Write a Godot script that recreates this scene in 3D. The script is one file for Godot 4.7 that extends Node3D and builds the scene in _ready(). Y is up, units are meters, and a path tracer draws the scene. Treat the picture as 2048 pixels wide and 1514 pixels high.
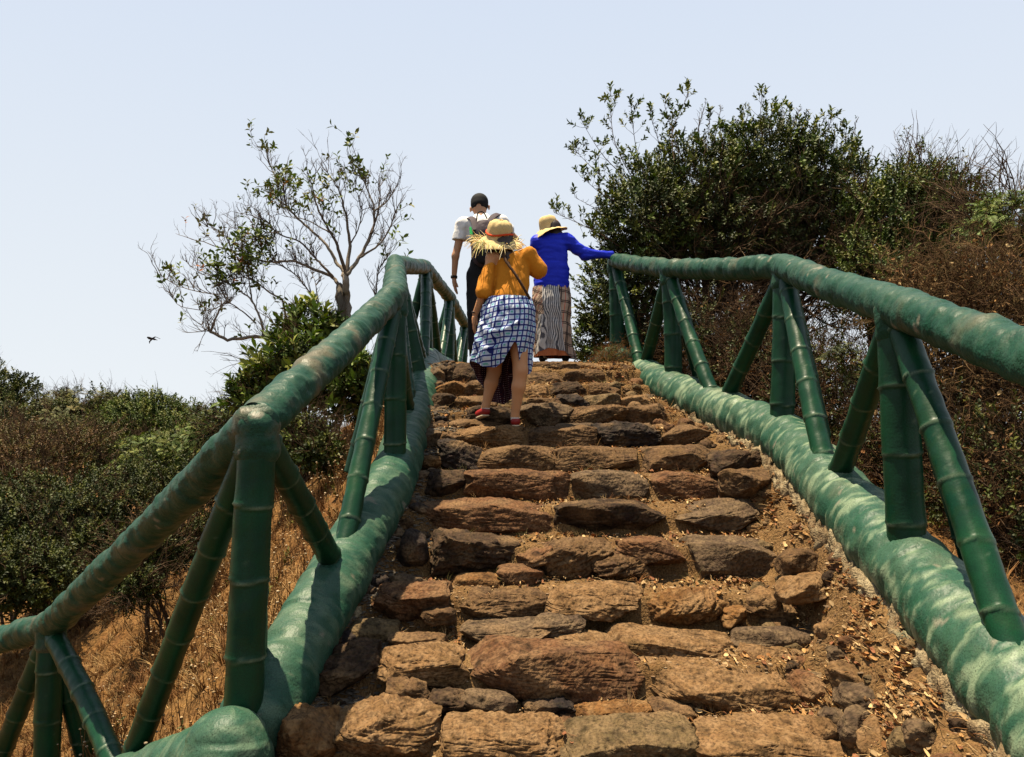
extends Node3D
# Stone stairway up a scrubby hill between two cement-bamboo railings, three walkers near the top.
# World: camera at (0, EYE, 0) looking along -z; "d" below is the distance along -z, "h" the height above the eye.

const EYE := 1.6
const F := 1560.0
var PITCH := atan(91.0 / 1560.0)
var ns := FastNoiseLite.new()      # smooth fractal
var nv := FastNoiseLite.new()      # single octave
var nc := FastNoiseLite.new()      # cellular
var nr := FastNoiseLite.new()      # ridged
var rng := RandomNumberGenerator.new()
var taken := {}
var M := {}

func _ready():
	# ---- camera
	var cam := Camera3D.new()
	cam.name = "camera"
	cam.fov = rad_to_deg(2.0 * atan(757.0 / F))
	cam.position = Vector3(0, EYE, 0)
	cam.rotation.x = PITCH
	cam.near = 0.05
	cam.far = 3000.0
	add_child(cam)
	cam.current = true
	# ---- sky, exposure
	var env := Environment.new()
	env.background_mode = Environment.BG_SKY
	var sky := Sky.new()
	var sm := ProceduralSkyMaterial.new()
	sm.sky_top_color = Color(0.470, 0.520, 0.605)
	sm.sky_horizon_color = Color(0.596, 0.611, 0.622)
	sm.sky_curve = 0.6
	sm.sky_energy_multiplier = 1.0
	sm.ground_horizon_color = Color(0.52, 0.52, 0.50)
	sm.ground_bottom_color = Color(0.2, 0.17, 0.13)
	sm.sun_angle_max = 1.0
	sky.sky_material = sm
	env.sky = sky
	env.tonemap_mode = Environment.TONE_MAPPER_LINEAR
	env.tonemap_exposure = 2.7
	env.sdfgi_enabled = true
	env.ssao_enabled = true
	env.ssil_enabled = true
	var we := WorldEnvironment.new()
	we.name = "daylight"
	we.environment = env
	add_child(we)
	# ---- sun: nearly overhead, a little to the left and ahead
	var sun := DirectionalLight3D.new()
	sun.name = "sun"
	sun.light_energy = 1.6
	sun.light_color = Color(1.0, 0.935, 0.81)
	sun.light_angular_distance = 0.6
	sun.shadow_enabled = true
	add_child(sun)
	sun.look_at_from_position(Vector3(-0.20, 1.0, -0.09) * 30.0, Vector3.ZERO, Vector3(0, 0, -1))

	ns.seed = 11; ns.noise_type = FastNoiseLite.TYPE_SIMPLEX_SMOOTH; ns.frequency = 1.0; ns.fractal_type = FastNoiseLite.FRACTAL_FBM; ns.fractal_octaves = 4
	nv.seed = 5; nv.noise_type = FastNoiseLite.TYPE_SIMPLEX_SMOOTH; nv.frequency = 1.0; nv.fractal_type = FastNoiseLite.FRACTAL_NONE
	nc.seed = 23; nc.noise_type = FastNoiseLite.TYPE_CELLULAR; nc.frequency = 1.0; nc.fractal_type = FastNoiseLite.FRACTAL_NONE; nc.cellular_return_type = FastNoiseLite.RETURN_DISTANCE
	nr.seed = 31; nr.noise_type = FastNoiseLite.TYPE_SIMPLEX_SMOOTH; nr.frequency = 1.0; nr.fractal_type = FastNoiseLite.FRACTAL_RIDGED; nr.fractal_octaves = 3
	rng.seed = 20240
	materials()
	build_ground()
	build_stairs()
	build_railings()
	build_plants()
	build_people()
	build_details()

# ---------------------------------------------------------------- helpers
func at(px: float, py: float, d: float) -> Vector3:
	# the point at distance d that the photograph shows at this place
	var vx := (px - 1024.0) / F
	var vy := (757.0 - py) / F
	var t := d / (cos(PITCH) - vy * sin(PITCH))
	return Vector3(vx * t, EYE + (vy * cos(PITCH) + sin(PITCH)) * t, -d)

func hx(x: float, h: float, d: float) -> Vector3:
	return Vector3(x, EYE + h, -d)

func lin(pts: Array, d: float, k: int) -> float:
	# piecewise-linear table lookup: pts = [[d, a, b, ...], ...]
	if d <= pts[0][0]:
		return pts[0][k]
	for i in range(1, pts.size()):
		if d <= pts[i][0]:
			var t: float = (d - pts[i - 1][0]) / (pts[i][0] - pts[i - 1][0])
			return lerpf(pts[i - 1][k], pts[i][k], t)
	return pts[-1][k]

func smooth(a: float, b: float, x: float) -> float:
	var t := clampf((x - a) / (b - a), 0.0, 1.0)
	return t * t * (3.0 - 2.0 * t)

func numbered(called: String) -> String:
	if not taken.has(called):
		taken[called] = 0
		return called
	taken[called] += 1
	return "%s_%03d" % [called, taken[called]]

func thing(called: String, label: String, category: String, where := Vector3.ZERO, group := "", kind := "") -> Node3D:
	var o := Node3D.new()
	o.name = numbered(called)
	o.position = where
	add_child(o, true)
	tag(o, label, category, group, kind)
	return o

func tag(o: Node, label := "", category := "", group := "", kind := ""):
	if label: o.set_meta("label", label)
	if category: o.set_meta("category", category)
	if group: o.set_meta("group", group)
	if kind: o.set_meta("kind", kind)

class Buf:
	var v := PackedVector3Array()
	var n := PackedVector3Array()
	var c := PackedColorArray()
	var uv := PackedVector2Array()
	var i := PackedInt32Array()

func mesh_of(b: Buf, closed := false, own_normals := false) -> ArrayMesh:
	if closed:
		var vol := 0.0
		for k in range(0, b.i.size(), 3):
			vol += b.v[b.i[k]].dot(b.v[b.i[k + 1]].cross(b.v[b.i[k + 2]]))
		if vol > 0.0:   # front faces run clockwise
			for k in range(0, b.i.size(), 3):
				var s := b.i[k + 1]
				b.i[k + 1] = b.i[k + 2]
				b.i[k + 2] = s
	var a := []
	a.resize(Mesh.ARRAY_MAX)
	a[Mesh.ARRAY_VERTEX] = b.v
	if b.c.size() == b.v.size(): a[Mesh.ARRAY_COLOR] = b.c
	if b.uv.size() == b.v.size(): a[Mesh.ARRAY_TEX_UV] = b.uv
	a[Mesh.ARRAY_INDEX] = b.i
	if own_normals:
		a[Mesh.ARRAY_NORMAL] = b.n
	else:
		a[Mesh.ARRAY_NORMAL] = normals_of(b)
	var m := ArrayMesh.new()
	m.add_surface_from_arrays(Mesh.PRIMITIVE_TRIANGLES, a)
	return m

func normals_of(b: Buf) -> PackedVector3Array:
	var n := PackedVector3Array()
	n.resize(b.v.size())
	for k in range(0, b.i.size(), 3):
		var p := b.i[k]
		var q := b.i[k + 1]
		var r := b.i[k + 2]
		var f := (b.v[r] - b.v[p]).cross(b.v[q] - b.v[p])
		n[p] += f
		n[q] += f
		n[r] += f
	for k in n.size():
		n[k] = n[k].normalized()
	return n

func put(called: String, mesh: Mesh, mat: Material, parent: Node = null) -> MeshInstance3D:
	var o := MeshInstance3D.new()
	o.name = called if parent else numbered(called)
	o.mesh = mesh
	o.material_override = mat
	(parent if parent else self).add_child(o, true)
	return o

func scatter(called: String, mesh: Mesh, mat: Material, list: Array, cols: Array, parent: Node = null) -> MultiMeshInstance3D:
	var mm := MultiMesh.new()
	mm.transform_format = MultiMesh.TRANSFORM_3D
	mm.use_colors = true
	mm.mesh = mesh
	mm.instance_count = list.size()
	for k in list.size():
		mm.set_instance_transform(k, list[k])
		mm.set_instance_color(k, cols[k])
	var o := MultiMeshInstance3D.new()
	o.name = called if parent else numbered(called)
	o.multimesh = mm
	o.material_override = mat
	(parent if parent else self).add_child(o, true)
	return o

func rnd(a: float, b: float) -> float:
	return rng.randf_range(a, b)

func rdir() -> Vector3:
	var v := Vector3(rng.randfn(), rng.randfn(), rng.randfn())
	return v.normalized() if v.length() > 0.001 else Vector3.UP

func spun(up: Vector3, turn: float) -> Basis:
	# a basis whose y runs along up
	var y := up.normalized()
	var x := y.cross(Vector3(0.31, 0.2, 0.93)).normalized()
	if x.length() < 0.1: x = y.cross(Vector3.RIGHT).normalized()
	var b := Basis(x, y, x.cross(y))
	return b.rotated(y, turn)

func tube(b: Buf, pts: Array, radii: Array, sides: int, color := Color(1, 1, 1), cap := true):
	# plain tapered tube through points
	var ref := Vector3(0.37, 0.11, 0.92)
	var base := b.v.size()
	var np := pts.size()
	for k in np:
		var t: Vector3 = (pts[mini(k + 1, np - 1)] - pts[maxi(k - 1, 0)]).normalized()
		var x := t.cross(ref)
		x = x.normalized() if x.length() > 0.05 else t.cross(Vector3.UP).normalized()
		var y := t.cross(x)
		for s in sides:
			var a := TAU * s / sides
			b.v.append(pts[k] + (x * cos(a) + y * sin(a)) * radii[k])
			b.c.append(color)
	for k in np - 1:
		for s in sides:
			var p := base + k * sides + s
			var q := base + k * sides + (s + 1) % sides
			b.i.append_array([p, q, p + sides, q, q + sides, p + sides])
	if cap:
		for e in [0, np - 1]:
			var m := b.v.size()
			b.v.append(pts[e])
			b.c.append(color)
			for s in sides:
				var p: int = base + e * sides + s
				var q: int = base + e * sides + (s + 1) % sides
				b.i.append_array([m, q, p] if e == 0 else [m, p, q])

func curve_pts(pts: Array, per: int) -> Array:
	# Catmull-Rom through the points
	var out := []
	for k in pts.size() - 1:
		var p0: Vector3 = pts[maxi(k - 1, 0)]
		var p1: Vector3 = pts[k]
		var p2: Vector3 = pts[k + 1]
		var p3: Vector3 = pts[mini(k + 2, pts.size() - 1)]
		for s in per:
			out.append(p1.cubic_interpolate(p2, p0, p3, float(s) / per))
	out.append(pts[-1])
	return out

# ---------------------------------------------------------------- materials
func noise_tex(freq: float, size := 512, as_normal := false, bump := 4.0, kind := FastNoiseLite.TYPE_SIMPLEX_SMOOTH, ramp: Gradient = null, oct := 5, sd := 3) -> NoiseTexture2D:
	var f := FastNoiseLite.new()
	f.noise_type = kind
	f.frequency = freq
	f.fractal_octaves = oct
	f.seed = sd
	var t := NoiseTexture2D.new()
	t.width = size
	t.height = size
	t.seamless = true
	t.generate_mipmaps = false
	t.noise = f
	t.as_normal_map = as_normal
	t.bump_strength = bump
	if ramp: t.color_ramp = ramp
	return t

func grad(cs: Array) -> Gradient:
	var g := Gradient.new()
	var o := PackedFloat32Array()
	var c := PackedColorArray()
	for k in cs:
		o.append(k[0])
		c.append(k[1])
	g.offsets = o
	g.colors = c
	return g

func mat(rough: float, spec := 0.4, vc := true, albedo := Color(1, 1, 1)) -> StandardMaterial3D:
	var m := StandardMaterial3D.new()
	m.roughness = rough
	m.metallic_specular = spec
	m.vertex_color_use_as_albedo = vc
	m.albedo_color = albedo
	return m

func tri(m: StandardMaterial3D, scale: float, albedo: Texture2D, height: Texture2D, hs: float) -> StandardMaterial3D:
	m.uv1_triplanar = true
	m.uv1_world_triplanar = true
	m.uv1_scale = Vector3.ONE * scale
	if albedo: m.albedo_texture = albedo
	if height:
		m.heightmap_enabled = true
		m.heightmap_texture = height
		m.heightmap_scale = hs
	return m

func materials():
	var speck := noise_tex(0.03, 1024, false, 4, FastNoiseLite.TYPE_SIMPLEX_SMOOTH, grad([[0.0, Color(0.42, 0.42, 0.43)], [0.40, Color(0.80, 0.79, 0.78)], [0.55, Color(0.97, 0.96, 0.94)], [1.0, Color(1, 1, 1)]]), 6, 3)
	var rough_h := noise_tex(0.022, 1024, false, 4, FastNoiseLite.TYPE_SIMPLEX_SMOOTH, null, 6, 9)
	var fine_h := noise_tex(0.06, 512, false, 4, FastNoiseLite.TYPE_SIMPLEX_SMOOTH, null, 4, 14)
	M.rock = tri(mat(0.93, 0.25), 1.4, speck, rough_h, 1.5)
	M.dirt = tri(mat(0.97, 0.15), 2.4, speck, rough_h, 1.4)
	M.soil = tri(mat(0.97, 0.15), 0.9, speck, rough_h, 3.0)
	var pits := noise_tex(0.09, 1024, false, 4, FastNoiseLite.TYPE_SIMPLEX_SMOOTH, grad([[0.0, Color(0.25, 0.25, 0.25)], [0.24, Color(0.5, 0.5, 0.5)], [0.30, Color(0.86, 0.87, 0.86)], [0.6, Color(1, 1, 1)], [0.84, Color(1, 1, 1)], [1.0, Color(1, 1, 1)]]), 3, 47)
	M.paint = tri(mat(0.40, 0.30), 2.2, pits, fine_h, 0.06)
	M.log = tri(mat(0.47, 0.28), 1.6, pits, fine_h, 0.22)
	M.mortar = tri(mat(0.95, 0.2), 3.0, speck, rough_h, 1.2)
	M.bark = tri(mat(0.9, 0.2), 6.0, speck, fine_h, 0.4)
	M.leaf = mat(0.58, 0.32)
	M.leaf.backlight_enabled = true
	M.leaf.backlight = Color(0.42, 0.5, 0.12)
	M.dry = mat(0.85, 0.25)
	M.dry.backlight_enabled = true
	M.dry.backlight = Color(0.4, 0.33, 0.2)
	M.chip = mat(0.9, 0.25)
	M.skin = tri(mat(0.55, 0.35, false, Color(0.62, 0.40, 0.27)), 5.0, null, fine_h, 0.03)
	M.skin.subsurf_scatter_enabled = true
	M.skin.subsurf_scatter_strength = 0.12

# ---------------------------------------------------------------- lie of the land
# right base log: d, x, top height; left base log likewise
const RLOG := [[0.44, 1.595, -1.452], [1.76, 1.672, -1.078], [2.53, 1.727, -0.825], [3.575, 1.804, -0.517], [5.5, 1.903, 0.055], [7.37, 1.507, 0.484], [8.36, 1.342, 0.704], [9.185, 1.221, 0.902], [11.0, 1.1, 0.9], [15.0, 0.9, 0.6], [20.0, 0.8, 0.0]]
const LLOG := [[0.468, -1.287, -2.047], [1.872, -1.17, -1.661], [3.253, -1.088, -1.17], [5.441, -0.819, -0.222], [7.722, -0.889, 0.503], [9.945, -1.088, 0.936], [12.168, -0.983, 0.936], [14.274, -0.913, 0.796], [17.5, -0.85, 0.35], [22.0, -0.8, -0.3]]
# tread rows: distance of the front edge, height of the tread
const ROWS := [[1.55, -1.72], [1.95, -1.60], [2.35, -1.50], [2.75, -1.37], [3.15, -1.265], [3.6, -1.095], [4.12, -0.89], [4.55, -0.69], [4.95, -0.514], [5.34, -0.342], [5.72, -0.183], [6.1, -0.016], [6.5, 0.137], [6.9, 0.256], [7.3, 0.41], [7.62, 0.575]]
const PATH := [[-40.0, -4.0], [0.0, -1.9], [2.0, -1.6], [3.15, -1.25], [6.1, -0.05], [7.7, 0.58], [8.5, 0.685], [9.2, 0.73], [11.0, 0.76], [13.0, 0.68], [17.0, 0.1], [25.0, -2.5], [45.0, -9.0], [90.0, -20.0], [200.0, -32.0], [3000.0, -40.0]]

func path_h(d: float) -> float:
	return lin(PATH, d, 1)

func hill_h(x: float, d: float) -> float:
	# the hillside either side of the steps
	var p := path_h(d)
	var h := p
	var xl := lin(LLOG, d, 1) - 0.06
	var xr := lin(RLOG, d, 1) + 0.06
	if x < xl:
		var s := xl - x
		h = minf(p, lin(LLOG, d, 2) - 0.2) - 1.02 * s / (1.0 + 0.1 * s)
		if s > 9.0: h -= (s - 9.0) * 0.35
	elif x > xr:
		var s := x - xr
		h = lerpf(lin(RLOG, d, 2) - 0.3, p, smooth(0, 2, s)) - 0.42 * s / (1.0 + 0.05 * s)
		if s > 9.0: h -= (s - 9.0) * 0.3
	else:
		h = p - 0.45
	h = maxf(h, -45.0 - 0.0 * x)
	var far := clampf(absf(x) + d, 0, 60) / 60.0
	h += ns.get_noise_2d(x * 0.9, d * 0.9) * 0.16 + ns.get_noise_2d(x * 3.1 + 9, d * 3.1) * 0.05 + ns.get_noise_2d(x * 0.12, d * 0.12) * 1.6 * far
	return h

func tread_h(x: float, d: float) -> float:
	var w := nv.get_noise_2d(x * 2.3, d * 0.3 + 7) * 0.04 + 0.12
	var h: float = ROWS[0][1] - 0.2
	for k in ROWS.size():
		var f: float = ROWS[k][0] + w
		if d < f - 0.05:
			break
		var prev: float = h
		var rise: float = ROWS[k][1] - 0.045 + clampf(d - f, 0.0, 0.4) * 0.10
		h = lerpf(prev, rise, smooth(f - 0.05, f + 0.03, d))
	if d > 7.75:
		h = lerpf(h, path_h(d) - 0.02, smooth(7.75, 8.2, d))
	return h

func stair_h(x: float, d: float) -> float:
	var h := tread_h(x, d)
	var xr := lin(RLOG, d, 1) - 0.15
	var rb := lin(RLOG, d, 2) - 0.27
	var bank := 0.27 + 0.20 * smooth(3.9, 3.2, d) + nv.get_noise_2d(d * 1.3, 3.0) * 0.08
	if rb > h:
		h = lerpf(h, rb, smooth(xr - bank, xr + 0.02, x))
	var xl := lin(LLOG, d, 1) + 0.13
	var lb := lin(LLOG, d, 2) - 0.20
	if lb > h:
		h = lerpf(h, lb, smooth(xl + 0.09, xl - 0.04, x))
	h += ns.get_noise_2d(x * 5.0, d * 5.0) * 0.022 + ns.get_noise_2d(x * 17.0, d * 17.0) * 0.012
	# past the logs dive under the hillside
	h -= smooth(xr + 0.14, xr + 0.27, x) * 3.0 + smooth(xl - 0.10, xl - 0.22, x) * 3.0
	return h

func grid(xs: Array, ds: Array, hf: Callable, cf: Callable) -> ArrayMesh:
	var b := Buf.new()
	for j in ds.size():
		for k in xs.size():
			var h: float = hf.call(xs[k], ds[j])
			b.v.append(Vector3(xs[k], EYE + h, -ds[j]))
			b.c.append(cf.call(xs[k], ds[j], h))
	var w := xs.size()
	for j in ds.size() - 1:
		for k in w - 1:
			var p := j * w + k
			b.i.append_array([p, p + w, p + 1, p + 1, p + w, p + w + 1])
	return mesh_of(b)

func spaced(a: float, b: float, fine: float, core0: float, core1: float, growth := 1.16) -> Array:
	var mid := []
	var x := core0
	while x <= core1:
		mid.append(x)
		x += fine
	var st := fine
	var lo: float = mid[0]
	var left := []
	while lo > a:
		st *= growth
		lo -= st
		left.push_front(lo)
	st = fine
	var hi: float = mid[-1]
	while hi < b:
		st *= growth
		hi += st
		mid.append(hi)
	return left + mid

func soil_color(x: float, d: float, _h: float) -> Color:
	var t := 0.5 + 0.9 * ns.get_noise_2d(x * 1.1 + 40, d * 1.1)
	var u := 0.5 + 0.9 * ns.get_noise_2d(x * 4.0 + 11, d * 4.0)
	var c := Color(0.15, 0.072, 0.026).lerp(Color(0.20, 0.115, 0.045), clampf(t, 0, 1))
	c = c.lerp(Color(0.09, 0.048, 0.022), clampf(u - 0.35, 0, 1))
	return c

func dirt_color(x: float, d: float, _h: float) -> Color:
	var t := clampf(0.5 + 0.9 * ns.get_noise_2d(x * 2.0 + 90, d * 2.0), 0, 1)
	var u := clampf(0.5 + 1.2 * ns.get_noise_2d(x * 9.0 + 31, d * 9.0), 0, 1)
	var c := Color(0.165, 0.095, 0.040).lerp(Color(0.105, 0.060, 0.028), t)
	c = c.lerp(Color(0.22, 0.14, 0.068), u * 0.45)
	return c

func build_ground():
	var g := put("ground", grid(spaced(-900, 900, 0.06, -5.5, 3.6), spaced(-60, 2500, 0.07, 1.5, 10.0), hill_h, soil_color), M.soil)
	tag(g, "dry ochre hillside falling away on both sides of the steps", "", "", "structure")

# ---------------------------------------------------------------- stones
const ROCKS := {   # linear base colours: main, second, fleck
	"tan": [Color(0.163, 0.093, 0.042), Color(0.117, 0.067, 0.030), Color(0.206, 0.128, 0.065)],
	"ochre": [Color(0.150, 0.073, 0.025), Color(0.100, 0.050, 0.019), Color(0.200, 0.115, 0.050)],
	"rust": [Color(0.115, 0.055, 0.026), Color(0.072, 0.038, 0.020), Color(0.158, 0.088, 0.044)],
	"brown": [Color(0.096, 0.055, 0.026), Color(0.063, 0.037, 0.020), Color(0.140, 0.084, 0.042)],
	"grey": [Color(0.106, 0.071, 0.042), Color(0.067, 0.045, 0.029), Color(0.142, 0.097, 0.056)],
	"olive": [Color(0.110, 0.075, 0.037), Color(0.070, 0.050, 0.026), Color(0.150, 0.102, 0.054)],
	"dark": [Color(0.049, 0.030, 0.017), Color(0.029, 0.019, 0.013), Color(0.083, 0.052, 0.029)],
	"black": [Color(0.028, 0.021, 0.017), Color(0.017, 0.013, 0.012), Color(0.057, 0.040, 0.029)],
}

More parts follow.
